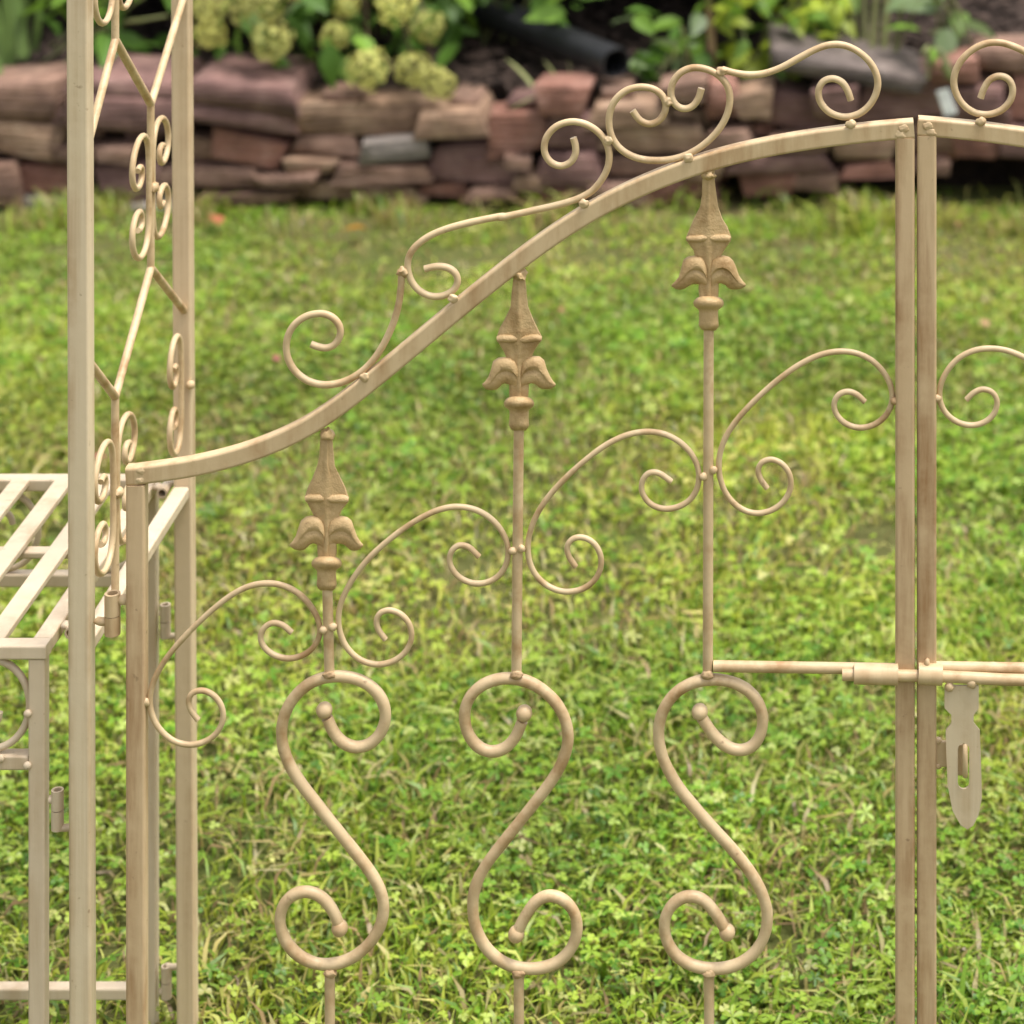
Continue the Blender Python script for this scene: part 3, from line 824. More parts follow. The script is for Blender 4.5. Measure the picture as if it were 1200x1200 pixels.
# ------------------------------------------------------------------ arbor: posts, cross bars, side lattice
ar = empty('garden_arbor', (-0.594, 0, 0), 'cream metal garden arbor with square posts and a scroll lattice side', 'arbor')
PX = -0.5957                       # plane of the lattice side
YR = 0.328                         # rear post
def tube_v(name, x, y, z0, z1, w, d, mat, parent, lean=(0, 0)):
    n = 10
    mb = MB(); sweep(mb, [Vector((x + lean[0] * (i / n), y + lean[1] * (i / n), z0 + (z1 - z0) * i / n)) for i in range(n + 1)], rrect(w, d, 0.0022), (0, 1, 0), True)
    return mb.build(name, mat, parent)
ARW = 2 * (1073.6 - 960) / S       # mirror axis of the opening (twice the gate's centre)
for mir in (False, True):
    mx = (lambda x: ARW - x) if mir else (lambda x: x)
    sg = -1 if mir else 1
    tube_v('front_post', mx(-0.5945), 0.0, -0.02, 2.15, 0.0176, 0.0176, 'post', ar, (-0.006 * sg, 0))
    tube_v('rear_post', mx(-0.5940), YR, -0.02, 2.15, 0.0172, 0.0172, 'rear', ar, (-0.012 * sg, 0))
    bar('cross_bar', (mx(-0.598), 0.0095, 0.4985), (mx(-0.598), YR - 0.0095, 0.4985), 0.0112, 0.0152, 'bench', ar, (1, 0, 0))
    bar('cross_bar', (mx(-0.598), 0.0095, 1.62), (mx(-0.598), YR - 0.0095, 1.62), 0.0112, 0.0152, 'bench', ar, (1, 0, 0))
    # round arch head between the posts, high above
    rr = 0.0021
    Y1, Y2 = 0.094, 0.2055
    def LP(y, z): return Vector((mx(PX), y, z))
    def zig(z_list, ends):
        for a, b in zip(z_list[:-1], z_list[1:]):
            rod('lattice_rod', LP(*a), LP(*b), 0.0036, 'rod', ar, 3, 10)
    rows = [(0.735, 0.671, 0.745, 0.669), (0.899, 0.973, 0.891, 0.963), (1.19, 1.12, 1.19, 1.12), (1.345, 1.41, 1.34, 1.41)]
    for (a, b, c_, d) in rows:
        zig([(0.008, a), (Y1, b), (Y2, c_), (YR - 0.008, d)], None)
    verticals = [(Y1, 0.504, 0.671), (Y2, 0.745, 0.891), (Y1, 0.973, 1.12), (Y2, 1.19, 1.34), (Y1, 1.41, 1.614)]
    for (y, za, zb) in verticals:
        rod('lattice_rod', LP(y, za), LP(y, zb), 0.0034, 'rod', ar, 3, 10)
    def cscroll(y, zc, sgn, h=0.054, w=0.056):
        # C scroll: spine on the rod, a curl at each end turning away from it
        up = [(0.000, 0.0), (0.001, 0.45), (0.03, 0.72), (0.16, 0.90), (0.36, 1.0), (0.62, 0.98), (0.86, 0.83), (1.0, 0.60), (0.97, 0.36), (0.78, 0.19), (0.54, 0.17), (0.38, 0.31), (0.40, 0.47), (0.54, 0.54), (0.66, 0.48)]
        pts = [(a, -b) for a, b in up[::-1]] + up[1:]
        P = [LP(y + sgn * (0.0055 + a * w), zc + b * h) for a, b in pts]
        mb = MB(); sweep(mb, spline(smooth_pts(P, 1), 4), circ(0.0027, 10), (1, 0, 0), True)
        mb.build('lattice_scroll', 'rod', ar)
    for (y, zc) in ((Y1, 0.590), (Y2, 0.817), (Y1, 1.047), (Y2, 1.265), (Y1, 1.51)):
        cscroll(y, zc, -1); cscroll(y, zc, 1)
        mb = MB(); blob(mb, LP(y, zc) + Vector((0.003 * sg, 0, 0)), 0.0048, (0.9, 1.3, 1), 0.25, int(zc * 50)); mb.build('weld', 'rod', ar)
    cscroll(YR - 0.012, 0.600, -1, 0.055, 0.042)
    mb = MB(); blob(mb, (mx(-0.589), YR - 0.010, 0.600), 0.0042, (1, 1, 1), 0.15, 3); mb.build('rivet', 'rod', ar)
    # lower half of the gate hinges
    for hy in (708, 1330):
        mb = MB()
        a, b = G(131.8, hy + 13.0), G(131.8, hy + 35)
        a.x, b.x = mx(a.x), mx(b.x)
        pipe(mb, a, b, U(9.2), U(6.0))
        hb = mb.build('hinge_barrel', 'paint', ar)
        q = G(119, hy + 20); q.x = mx(q.x)
        mb = MB(); blob(mb, q, U(6.5), (1.5, 0.8, 0.8), 0.3, hy); mb.build('hinge_weld', 'paint', hb)
# bowed roof hoops well above the picture
for y in (0.0, YR):
    P = [Vector((ARW / 2 + (-0.6 - ARW / 2 - 0.0005) * math.cos(math.radians(a)), y, 2.15 + 0.32 * math.sin(math.radians(a)))) for a in range(0, 181, 6)]
    mb = MB(); sweep(mb, P, rrect(0.0172, 0.0172, 0.0022), (0, 1, 0), True); mb.build('arch_hoop', 'post', ar)

# ------------------------------------------------------------------ bench beside the arbor
be = empty('slatted_bench', (-0.63, 0.0, 0), 'cream metal bench with slatted seat and scrolled apron beside the arbor', 'bench')
XR, XL = -0.6252, -1.62
RW, RH = 0.0157, 0.0115
ZT = 0.504
YB0, YB1 = 0.0, 0.351
zc = ZT - RH / 2
def hb(name, x0, x1, y, z, w=0.0157, h=0.0115): return bar(name, (x0, y, z), (x1, y, z), w, h, 'bench', be, (0, 0, 1), 0.0016)
hb('seat_rail', XL, XR, YB0 + RW / 2, zc)
hb('seat_rail', XL, XR, YB1 - RW / 2, zc)
for x in (XR - 0.0076, XL + 0.0076):
    bar('side_rail', (x, YB0 + RW - 0.0005, zc - 0.0002), (x, YB1 - RW + 0.0005, zc - 0.0002), 0.0152, RH, 'bench', be, (0, 0, 1), 0.0016)
x = -0.6637 - 0.0086
while x > XL + 0.03:
    bar('seat_slat', (x, YB0 + RW - 0.001, ZT - 0.0032), (x, YB1 - RW + 0.001, ZT - 0.0032), 0.0172, 0.0060, 'bench', be, (0, 0, 1), 0.0012)
    x -= 0.0410
hb('seat_brace', XL + 0.016, XR - 0.0155, 0.205, ZT - 0.0125, 0.014, 0.006)
LEG = 0.0136
for x in (XR - 0.0010 - LEG / 2, XL + 0.001 + LEG / 2):
    for y in (YB0 + 0.0075, YB1 - 0.0085):
        bar('leg', (x, y, -0.0195), (x, y, ZT - RH - 0.0002), LEG, LEG, 'bench', be, (0, 1, 0), 0.0018)
xi0, xi1 = XL + 0.015, XR - 0.0150
for y in (YB0 + 0.0085, YB1 - 0.0090):
    hb('apron_rail', xi0, xi1, y, 0.4082, 0.0135, 0.0118)
    hb('stretcher', xi0, xi1, y, 0.0178, 0.0135, 0.0110)
for y, x0 in ((YB0 + 0.0085, -0.6717), (YB1 - 0.009, -0.6717)):
    x = x0; flip = 1
    while x > XL + 0.06:
        P = []
        for k in range(0, 23):
            a = math.radians(-120 + k * 20) * flip
            q = k / 22
            rr = 0.0335 * (1 - 0.72 * max(0, q - 0.62) / 0.38)
            P.append(Vector((x + rr * math.cos(a) * 0.93, y - 0.001, 0.4535 + rr * math.sin(a) * 1.08)))
        mb = MB(); sweep(mb, spline(P, 2), circ(0.0030, 10), (0, 1, 0), True); mb.build('apron_scroll', 'bench', be)
        x -= 0.098; flip = -flip
for (x, z) in ((32.5, 836.5), (32, 897.5), (0.5, 889)):
    mb = MB(); blob(mb, G(x, z, -0.0005), U(5.0), (1, 0.7, 1), 0.15, int(x)); mb.build('rivet', 'bench', be)
# short tubes that pin the seat to the arbor bar
for (ya, yb) in ((0.030, 0.068), (0.312, 0.349)):
    mb = MB(); pipe(mb, (-0.6142, ya, 0.5005), (-0.6142, yb, 0.5005), 0.0050, 0.0034)
    blob(mb, (-0.6195, ya + 0.008, 0.5035), 0.0042, (1.2, 1.4, 0.8), 0.4, 5)
    mb.build('pin_tube', 'bench', be)
# side hinges between legs and posts
def side_hinge(x, y, z0, z1, xl, xr, up=True):
    mb = MB()
    zm = (z0 + z1) / 2
    pipe(mb, (x, y, z0), (x, y, zm - 0.0004), 0.0050, 0.0033, 16)
    pipe(mb, (x, y, zm + 0.0004), (x, y, z1), 0.0050, 0.0033, 16)
    za, zb = (z1 - 0.008, z0 + 0.001) if up else (z0 + 0.006, z1 - 0.001)
    sweep(mb, [Vector((xl, y, za)), Vector((x - 0.004, y, za))], circ(0.0033, 10), (0, 1, 0), True)
    sweep(mb, [Vector((x, y, zb)), Vector(((x + xr) / 2, y, zb)), Vector((xr, y, zb + 0.001))], circ(0.0030, 10), (0, 1, 0), True)
    return mb.build('side_hinge', 'bench', be)
side_hinge(-0.6168, 0.004, 0.354, 0.386, -0.6235, -0.6030)
side_hinge(-0.6185, YB1 - 0.010, 0.353, 0.384, -0.6235, -0.6030)
side_hinge(-0.6175, YB1 - 0.010, 0.012, 0.042, -0.6235, -0.6030, False)

# ------------------------------------------------------------------ grass: blades and clover, too many to count
def vnoise(x, y, cell, seed):
    r = np.random.default_rng(seed)
    g = r.random((64, 64))
    u = x / cell + 17.3; v = y / cell + 9.1
    i = np.floor(u).astype(int); j = np.floor(v).astype(int)
    fu = u - i; fv = v - j
    fu = fu * fu * (3 - 2 * fu); fv = fv * fv * (3 - 2 * fv)
    a = g[i % 64, j % 64]; b = g[(i + 1) % 64, j % 64]; c = g[i % 64, (j + 1) % 64]; d = g[(i + 1) % 64, (j + 1) % 64]
    return (a * (1 - fu) + b * fu) * (1 - fv) + (c * (1 - fu) + d * fu) * fv

def np_mesh(name, verts, tris, cols, mat, kind='stuff', label=None):
    me = bpy.data.meshes.new(name)
    nv, nt = len(verts), len(tris)
    me.vertices.add(nv); me.vertices.foreach_set('co', verts.astype(np.float32).ravel())
    me.loops.add(nt * 3); me.loops.foreach_set('vertex_index', tris.astype(np.int32).ravel())
    me.polygons.add(nt); me.polygons.foreach_set('loop_start', np.arange(0, nt * 3, 3, dtype=np.int32))
    me.update(calc_edges=True)
    me.polygons.foreach_set('use_smooth', np.ones(nt, dtype=bool))
    if cols is not None:
        at = me.attributes.new('col', 'FLOAT_COLOR', 'POINT')
        c4 = np.ones((nv, 4), dtype=np.float32); c4[:, :3] = cols
        at.data.foreach_set('color', c4.ravel())
    me.materials.append(M[mat])
    ob = bpy.data.objects.new(name, me)
    COL.objects.link(ob)
    return ob

def scatter(n, x0, x1, y0, y1, keep):
    x = rng.uniform(x0, x1, n); y = rng.uniform(y0, y1, n)
    k = rng.random(n) < keep(x, y)
    return x[k], y[k]

def bare(x, y):      # worn, earthy patches: along the wall foot and here and there in the lawn
    b = np.clip((vnoise(x, y, 0.30, 3) - 0.60) * 4, 0, 1) * 0.60 + np.clip((vnoise(x, y, 0.11, 13) - 0.72) * 5, 0, 1) * 0.6
    near = np.clip((y - 2.25) / 0.6, 0, 1) * np.clip((vnoise(x, y, 0.16, 5) - 0.25) * 3, 0, 1)
    return np.clip(b + near * 0.8, 0, 0.95)

def in_view(x, y):   # full density where the lawn is looked at closely, thinner further out
    d = y + 2.0
    fx0 = -0.36 * d; fx1 = 0.11 * d
    o = np.maximum(np.maximum(fx0 - x, x - fx1), 0)
    return np.where(o < 0.05, 1.0, np.clip(0.45 - o * 0.25, 0.10, 1)) * np.where(y < 0.25, 0.35, 1.0)

GREENS = np.array([(0.225, 0.315, 0.024), (0.300, 0.375, 0.042), (0.155, 0.270, 0.020), (0.35, 0.41, 0.085), (0.080, 0.175, 0.010), (0.41, 0.40, 0.12)])
DRY = np.array([(0.40, 0.32, 0.11), (0.31, 0.21, 0.09), (0.40, 0.35, 0.14)])
def palette(x, y, dryness):
    n = len(x)
    g = GREENS[rng.choice(len(GREENS), n, p=[.26, .24, .2, .12, .12, .06])]
    patch = vnoise(x, y, 0.22, 21)[:, None]; patch2 = vnoise(x, y, 0.6, 8)[:, None]
    g = g * (0.66 + 0.50 * patch + 0.25 * patch2)
    yel = np.clip((vnoise(x, y, 0.45, 31) - 0.45) * 2, 0, 1)[:, None]
    g = g * (1 + yel * np.array([[0.35, 0.10, 0.25]]))
    dr = rng.random(n) < dryness
    g[dr] = DRY[rng.choice(3, dr.sum())] * rng.uniform(0.7, 1.1, (dr.sum(), 1))
    return g * rng.uniform(0.8, 1.2, (n, 1))

def blades(n, x0, x1, y0, y1, hmin, hmax, wmin, wmax, lean=0.9, dry=0.05, keep=None):
    x, y = scatter(n, x0, x1, y0, y1, keep or (lambda a, b: in_view(a, b) * (1 - bare(a, b))))
    m = len(x)
    h = rng.uniform(hmin, hmax, m) * (0.7 + 0.6 * vnoise(x, y, 0.18, 41)) * (1 - 0.6 * np.clip((y - 2.2) / 0.6, 0, 1)); w = rng.uniform(wmin, wmax, m) / 2
    az = rng.uniform(0, 2 * np.pi, m); ln = rng.uniform(0.25, lean, m) * h * 1.25
    dx, dy = np.cos(az), np.sin(az); px, py = -dy, dx
    tw = rng.uniform(-0.5, 0.5, m)
    V = np.zeros((m, 5, 3))
    base = np.stack([x, y, np.zeros(m)], 1)
    P = np.stack([px, py, tw], 1) * w[:, None]
    mid = base + np.stack([dx * ln * 0.32, dy * ln * 0.32, h * 0.62], 1)
    tip = base + np.stack([dx * ln, dy * ln, h * (1 - 0.22 * (ln / h))], 1)
    V[:, 0] = base - P * 0.8; V[:, 1] = base + P * 0.8; V[:, 2] = mid + P; V[:, 3] = mid - P; V[:, 4] = tip
    T = np.array([[0, 1, 2], [0, 2, 3], [3, 2, 4]])[None] + (np.arange(m) * 5)[:, None, None]
    c = palette(x, y, dry + 0.42 * bare(x, y) + 0.05 * np.clip((y - 1.6) / 1.0, 0, 1) + 0.22 * np.clip((vnoise(x, y, 0.25, 33) - 0.55) * 3, 0, 1))
    C = np.repeat(c[:, None, :], 5, 1)
    return V.reshape(-1, 3), T.reshape(-1, 3), C.reshape(-1, 3)

def clover(n, x0, x1, y0, y1, rmin, rmax, keep=None, leaflets=3, narrow=1.0, zlo=0.008, zhi=0.034):
    x, y = scatter(n, x0, x1, y0, y1, keep or (lambda a, b: in_view(a, b) * (1 - bare(a, b)) * np.clip((vnoise(a, b, 0.14, 51) - 0.25) * 2.2, 0.12, 1)))
    m = len(x)
    R = rng.uniform(rmin, rmax, m); z = rng.uniform(zlo, zhi, m) * (0.7 + 0.6 * vnoise(x, y, 0.15, 61)) * (1 - 0.65 * np.clip((y - 2.2) / 0.6, 0, 1)); az = rng.uniform(0, 2 * np.pi, m)
    c = palette(x, y, np.full(m, 0.02))
    c = c * np.array([[0.92, 1.05, 1.0]])
    tiltd = rng.uniform(0, 2 * np.pi, m); tilt = rng.uniform(0, 0.55, m)
    tx, ty = np.cos(tiltd) * tilt, np.sin(tiltd) * tilt
    Vs = []; Ts = []; Cs = []; off = 0
    shape = np.array([(0.0, 0.0), (0.40, 0.42), (0.78, 0.46), (1.0, 0.0), (0.78, -0.46), (0.40, -0.42)]) * np.array([1, narrow])
    tri = np.array([[0, 2, 1], [0, 3, 2], [0, 4, 3], [0, 5, 4]])
    for L in range(leaflets):
        a = az + 2 * np.pi * L / leaflets + rng.normal(0, 0.15, m)
        ca, sa = np.cos(a), np.sin(a)
        lx = shape[None, :, 0] * R[:, None]; ly = shape[None, :, 1] * R[:, None]
        X = lx * ca[:, None] - ly * sa[:, None]; Yv = lx * sa[:, None] + ly * ca[:, None]
        Z = X * tx[:, None] + Yv * ty[:, None] + np.abs(ly) * 0.45 - 0.10 * lx
        V = np.stack([x[:, None] + X, y[:, None] + Yv, np.maximum(z[:, None] + Z, 0.003)], 2)
        Vs.append(V.reshape(-1, 3)); Ts.append((tri[None] + (np.arange(m) * 6)[:, None, None] + off).reshape(-1, 3))
        off += m * 6
        Cs.append(np.repeat(c[:, None, :], 6, 1).reshape(-1, 3))
    return np.concatenate(Vs), np.concatenate(Ts), np.concatenate(Cs)

def join(parts):
    vs, ts, cs, o = [], [], [], 0
    for v, t, c in parts:
        vs.append(v); ts.append(t + o); cs.append(c); o += len(v)
    return np.concatenate(vs), np.concatenate(ts), np.concatenate(cs)

DOWN = np.array([[0, 0, LAWN_Z]])
A = (-2.6, 1.5, -0.5, 3.03)
area = (A[1] - A[0]) * (A[3] - A[2])
gp = [blades(int(area * 24000), *A, 0.012, 0.030, 0.0018, 0.0044, 1.5),
      blades(int(area * 3000), *A, 0.022, 0.044, 0.0026, 0.0052, 1.4, 0.14)]
v, t, c = join(gp)
tag(np_mesh('grass', v + DOWN, t, c, 'grass'), 'short green lawn grass with yellowed blades', 'grass', kind='stuff')
cp = [clover(int(area * 8500), *A, 0.0034, 0.0082),
      clover(int(area * 1500), *A, 0.007, 0.016, leaflets=5, narrow=0.42, zlo=0.010, zhi=0.030,
             keep=lambda a, b: in_view(a, b) * (1 - bare(a, b)) * np.clip((vnoise(a, b, 0.10, 77) - 0.45) * 4, 0.05, 1))]
v, t, c = join(cp)
tag(np_mesh('clover', v + DOWN, t, c, 'grass'), 'low clover and broad leaved weeds spread through the lawn', 'clover', kind='stuff')
# ragged taller grass along the foot of the wall
v, t, c = blades(12000, -2.6, 1.5, 2.80, 3.03, 0.05, 0.17, 0.002, 0.005, 1.0, 0.22, keep=lambda a, b: np.clip((vnoise(a, b, 0.10, 91) - 0.55) * 3, 0.05, 1))
tag(np_mesh('tall_grass', v + DOWN, t, c, 'grass'), 'ragged taller grass along the foot of the stone wall', 'grass', kind='stuff')

# ------------------------------------------------------------------ leaves
def leaf_mesh(name, L, W, droop=0.25, fold=0.25, tipness=1.6, n=7, mat='leaf_mid'):
    vs = []; fs = []
    for i in range(n + 1):
        t = i / n
        w = W / 2 * (math.sin(math.pi * min(1, t ** 0.75)) ** 0.9 if 0 < t < 1 else 0.02)
        w *= (1 - 0.25 * t ** tipness)
        z = -droop * L * t * t
        for s in (-1, -0.5, 0, 0.5, 1):
            vs.append((s * w, t * L, z + abs(s) * w * fold + 0.01 * L * math.sin(t * 14) * abs(s)))
    for i in range(n):
        for j in range(4):
            a = i * 5 + j
            fs.append([a, a + 1, a + 6, a + 5])
    me = bpy.data.meshes.new(name)
    me.from_pydata(vs, [], fs)
    me.polygons.foreach_set('use_smooth', [True] * len(fs))
    me.materials.append(M[mat])
    return me

def place_leaf(name, me, parent, pos, yaw, pitch, roll, sc):
    ob = bpy.data.objects.new(name, me)
    ob.parent = parent
    ob.location = Vector(pos) - origin_of(parent)
    ob.rotation_euler = (Matrix.Rotation(yaw, 3, 'Z') @ Matrix.Rotation(pitch, 3, 'X') @ Matrix.Rotation(roll, 3, 'Y')).to_euler()
    ob.scale = (sc, sc, sc)
    COL.objects.link(ob)
    return ob

def foliage_mass(n, centers, size, cols, r):
    """Many leaf faces through the volume of several lobes: (x,y,z,rx,ry,rz)."""
    rg = np.random.default_rng(r)
    ci = rg.integers(0, len(centers), n); cc = np.array(centers)[ci]
    d = rg.normal(0, 1, (n, 3)); d /= np.linalg.norm(d, axis=1)[:, None]
    rad = rg.random(n) ** 0.45
    p = cc[:, :3] + d * rad[:, None] * cc[:, 3:]
    L = rg.uniform(*size, n); W = L * rg.uniform(0.42, 0.62, n)
    a = rg.normal(0, 1, (n, 3)); a[:, 2] = a[:, 2] * 0.4 - 0.3; a += d * 0.6; a /= np.linalg.norm(a, axis=1)[:, None]
    up = rg.normal(0, 0.45, (n, 3)) + np.array([0, -0.25, 1.0])
    b = np.cross(a, up); b /= np.linalg.norm(b, axis=1)[:, None]
    nn = np.cross(b, a)
    sh = [(0, 0, 0), (0.3, 0.5, 0.08), (0.7, 0.4, 0.05), (1.0, 0, -0.12), (0.7, -0.4, 0.05), (0.3, -0.5, 0.08), (0.5, 0, -0.02)]
    V = np.zeros((n, 7, 3))
    for k, (u, v, w) in enumerate(sh):
        V[:, k] = p + a * (L * u)[:, None] + b * (W * v)[:, None] + nn * (L * w)[:, None]
    tri = np.array([[0, 1, 6], [1, 2, 6], [2, 3, 6], [3, 4, 6], [4, 5, 6], [5, 0, 6]])
    T = (tri[None] + (np.arange(n) * 7)[:, None, None]).reshape(-1, 3)
    c = np.array(cols)[rg.integers(0, len(cols), n)] * rg.uniform(0.7, 1.3, (n, 1))
    return V.reshape(-1, 3), T, np.repeat(c[:, None], 7, 1).reshape(-1, 3)

def mass_part(name, parent, n, centers, size, cols, r):  # leaf canopy mostly above view, added to shade the bed below
    v, t, c = foliage_mass(n, centers, size, cols, r)
    o = np.array(origin_of(parent))
    ob = np_mesh(name, v - o, t, c, 'grass')
    ob['kind'] = 'stuff'
    ob.parent = parent
    return ob

def W(px, py, d):         # a point at distance d from the eye, from image pixels (used to site the planting)
    s = 2900.0 / d
    return Vector(((px - 960) / s, d + CAM_Y, CAM_H - (py + 600) / s))

DG = [(0.04, 0.09, 0.014), (0.06, 0.12, 0.018), (0.03, 0.07, 0.012), (0.09, 0.15, 0.025)]
YG = [(0.16, 0.22, 0.025), (0.10, 0.17, 0.022), (0.20, 0.24, 0.03), (0.07, 0.13, 0.018)]

# hydrangea with lime flower heads, hanging over the wall
hy = empty('hydrangea', (-1.06, 3.45, 0.2), 'hydrangea with lime yellow flower heads hanging over the stone wall', 'shrub')
HEADS = [(245, 8, 21, 5.10), (247, 38, 18, 5.16), (300, 6, 27, 5.10), (318, 48, 25, 5.06), (392, 42, 17, 5.12), (430, 80, 24, 5.04), (404, 4, 17, 5.16), (466, 3, 24, 5.14), (502, 31, 19, 5.12), (483, 80, 21, 5.06), (512, 97, 19, 5.03), (275, -32, 24, 5.2), (350, -25, 26, 5.2), (440, -36, 24, 5.2)]
def bloom_mesh(seed, n=46):
    rg = random.Random(seed)
    vs = []; fs = []
    for i in range(n):
        z = 1 - 2 * (i + 0.5) / n; ph = i * 2.39996 + rg.uniform(-0.2, 0.2)
        rr = math.sqrt(1 - z * z)
        d = Vector((rr * math.cos(ph), rr * math.sin(ph), z)) 
        q = d * rg.uniform(0.72, 1.08)
        t1 = d.orthogonal().normalized(); t2 = d.cross(t1)
        a0 = rg.uniform(0, 6.28)
        for k in range(4):
            a = a0 + k * math.pi / 2
            e = t1 * math.cos(a) + t2 * math.sin(a); f = t1 * math.cos(a + 0.6) + t2 * math.sin(a + 0.6); g = t1 * math.cos(a - 0.6) + t2 * math.sin(a - 0.6)
            b = len(vs)
            vs += [q, q + f * 0.19 + d * 0.07, q + e * 0.28 + d * rg.uniform(-0.06, 0.1), q + g * 0.19 + d * 0.07]
            fs.append([b, b + 1, b + 2, b + 3])
    for i in range(0, 1):
        pass
    me = bpy.data.meshes.new('flower_head')
    me.from_pydata(vs, [], fs); me.materials.append(M['bloom'])
    return me
blooms = [bloom_mesh(k) for k in range(4)]
for i, (px, py, r, d) in enumerate(HEADS):
    p = W(px, py, d)
    ob = bpy.data.objects.new('flower_head', blooms[i % 4])
    ob.parent = hy; ob.location = p - origin_of(hy)
    q = r * d / 2900.0
    ob.scale = (q, q, q * (1.15 if i % 3 else 0.95)); ob.rotation_euler = (i, i * 2.1, i * 0.7)
    COL.objects.link(ob)
    root = Vector((-1.06 + (p.x + 1.06) * 0.25, 3.45, 0.21))
    mid = (p + root) / 2 + Vector((0, 0.04, 0.12))
    mb = MB(); sweep(mb, spline([root, mid, p + Vector((0, 0.03, 0.0))], 5), circ(0.0035, 7), (0.3, 0.2, 0.9), True); mb.build('stem', 'stem', hy)
lm = [leaf_mesh('leaf', 0.085, 0.048, 0.3, 0.2, mat='leaf_dark'), leaf_mesh('leaf', 0.09, 0.05, 0.15, 0.25, mat='leaf_mid')]
rr = random.Random(3)
for i in range(115):
    px = rr.uniform(225, 545); py = rr.uniform(-40, 75) - abs(px - 390) * 0.05
    p = W(px, py, rr.uniform(5.10, 5.45))
    place_leaf('leaf', lm[0 if rr.random() < 0.68 else 1], hy, p, rr.uniform(-2.4, 2.4) + math.pi, rr.uniform(-0.9, 0.2), rr.uniform(-0.5, 0.5), rr.uniform(0.6, 1.15))
place_leaf('leaf', lm[0], hy, W(388, 50, 5.07), math.pi, -1.25, 0.2, 1.1)
place_leaf('leaf', lm[1], hy, W(281, 30, 5.07), math.pi * 0.95, -1.3, 0.9, 0.75)
mass_part('shade_foliage', hy, 2200, [(-1.15, 3.5, 0.52, 0.30, 0.24, 0.17), (-0.9, 3.6, 0.58, 0.28, 0.3, 0.2), (-1.3, 3.6, 0.55, 0.25, 0.3, 0.2)], (0.05, 0.10), DG, 4)

# blade clump at the left edge
def blade_clump(name, label, cat, base, specs, mat, group=None):
    o = empty(name, base, label, cat, group)
    for (px0, py0, px1, py1, d, w) in specs:
        a, b = W(px0, py0, d), W(px1, py1, d + 0.05)
        n = 8; vs = []; fs = []
        side = Vector((b.z - a.z, 0.25, -(b.x - a.x))).normalized()
        for i in range(n + 1):
            t = i / n
            p = a.lerp(b, t) + Vector((0, -0.05 * t * t, 0))
            ww = w / 2 * (1 - t ** 3 * 0.95)
            vs += [p - side * ww, p + Vector((0, -0.25 * ww, 0)), p + side * ww, p + Vector((0, 0.12 * ww, 0))]
        for i in range(n):
            for j in range(4):
                q = i * 4 + j; r = i * 4 + (j + 1) % 4
                fs.append([q, r, r + 4, q + 4])
        mb = MB(); mb.add(vs, fs, True); mb.build('blade', mat, o)
    return o
blade_clump('iris_clump', 'clump of strap shaped iris leaves above the wall at left edge', 'iris', W(15, 85, 5.25),
            [(6, 78, -14, -60, 5.22, 0.022), (14, 82, 4, -80, 5.25, 0.022), (28, 66, 8, -90, 5.2, 0.026), (30, 70, 20, -90, 5.3, 0.02), (2, 92, -20, 10, 5.12, 0.016), (40, 60, 60, -70, 5.3, 0.018), (-10, 80, -50, -60, 5.25, 0.022), (-16, 84, -40, -90, 5.3, 0.022), (20, 74, 44, -40, 5.32, 0.016)], 'iris')
blade_clump('iris_clump', 'pale upright cut iris stalks behind the weathered grey slab', 'iris', W(1030, 70, 5.2),
            [(1022, 64, 1030, -60, 5.2, 0.020), (1036, 62, 1044, -70, 5.22, 0.024), (1048, 66, 1066, -60, 5.2, 0.018), (1004, 66, 998, -30, 5.2, 0.012), (988, 64, 992, 4, 5.22, 0.010), (1052, 60, 1078, -10, 5.16, 0.012), (1014, 66, 1012, -50, 5.26, 0.018), (1058, 52, 1064, 30, 5.12, 0.012)], 'stalk')
blade_clump('iris_clump', 'few cut pale stalks sticking up beside the black drain pipe', 'iris', W(625, 100, 5.12),
            [(624, 100, 596, 62, 5.06, 0.014), (655, 98, 640, 64, 5.08, 0.012), (668, 96, 669, 62, 5.1, 0.010), (630, 112, 600, 122, 5.0, 0.008)], 'stalk')
blade_clump('dry_stems', 'dry tan stems standing behind the wall, right of the drain pipe', 'dead plant', W(835, 80, 5.3),
            [(834, 60, 828, -60, 5.3, 0.022), (838, 90, 836, 10, 5.25, 0.012), (812, 98, 806, 40, 5.15, 0.016), (798, 100, 790, 50, 5.18, 0.012)], 'straw')

def leafy(name, label, base, n, box, mats, r, size, mass=None, cols=None, scl=(0.6, 1.2)):
    o = empty(name, base, label, 'plant')
    q = random.Random(r)
    ms = [leaf_mesh('leaf', size, size * 0.6, 0.22, 0.22, mat=m) for m in mats]
    for k in range(7):
        p = W(q.uniform(box[0], box[1]), q.uniform(box[2], box[3]), q.uniform(box[4], box[5]))
        b = Vector(base) + Vector((q.uniform(-0.06, 0.06), q.uniform(-0.04, 0.04), 0))
        mb = MB(); sweep(mb, spline([b, (b + p) / 2 + Vector((0, 0, 0.03)), p], 4), circ(0.003, 6), (0.2, 0.9, 0.1), True); mb.build('stem', 'stalk', o)
    for k in range(n):
        p = W(q.uniform(box[0], box[1]), q.uniform(box[2], box[3]), q.uniform(box[4], box[5]))
        place_leaf('leaf', ms[q.randrange(len(ms))], o, p, math.pi + q.uniform(-1.8, 1.8), q.uniform(-0.9, 0.5), q.uniform(-0.7, 0.7), q.uniform(*scl))
    if mass: mass_part('shade_foliage', o, *mass)
    return o
leafy('leafy_plant', 'bright yellow green leafy plant above the wall beside the crest scrolls', W(900, 90, 5.28), 115, (832, 990, -40, 84, 5.10, 5.4), ['leaf_yellow', 'leaf_yellow', 'leaf_mid'], 5, 0.070,
      (900, [(-0.10, 3.55, 0.52, 0.26, 0.25, 0.16)], (0.05, 0.09), YG, 8))
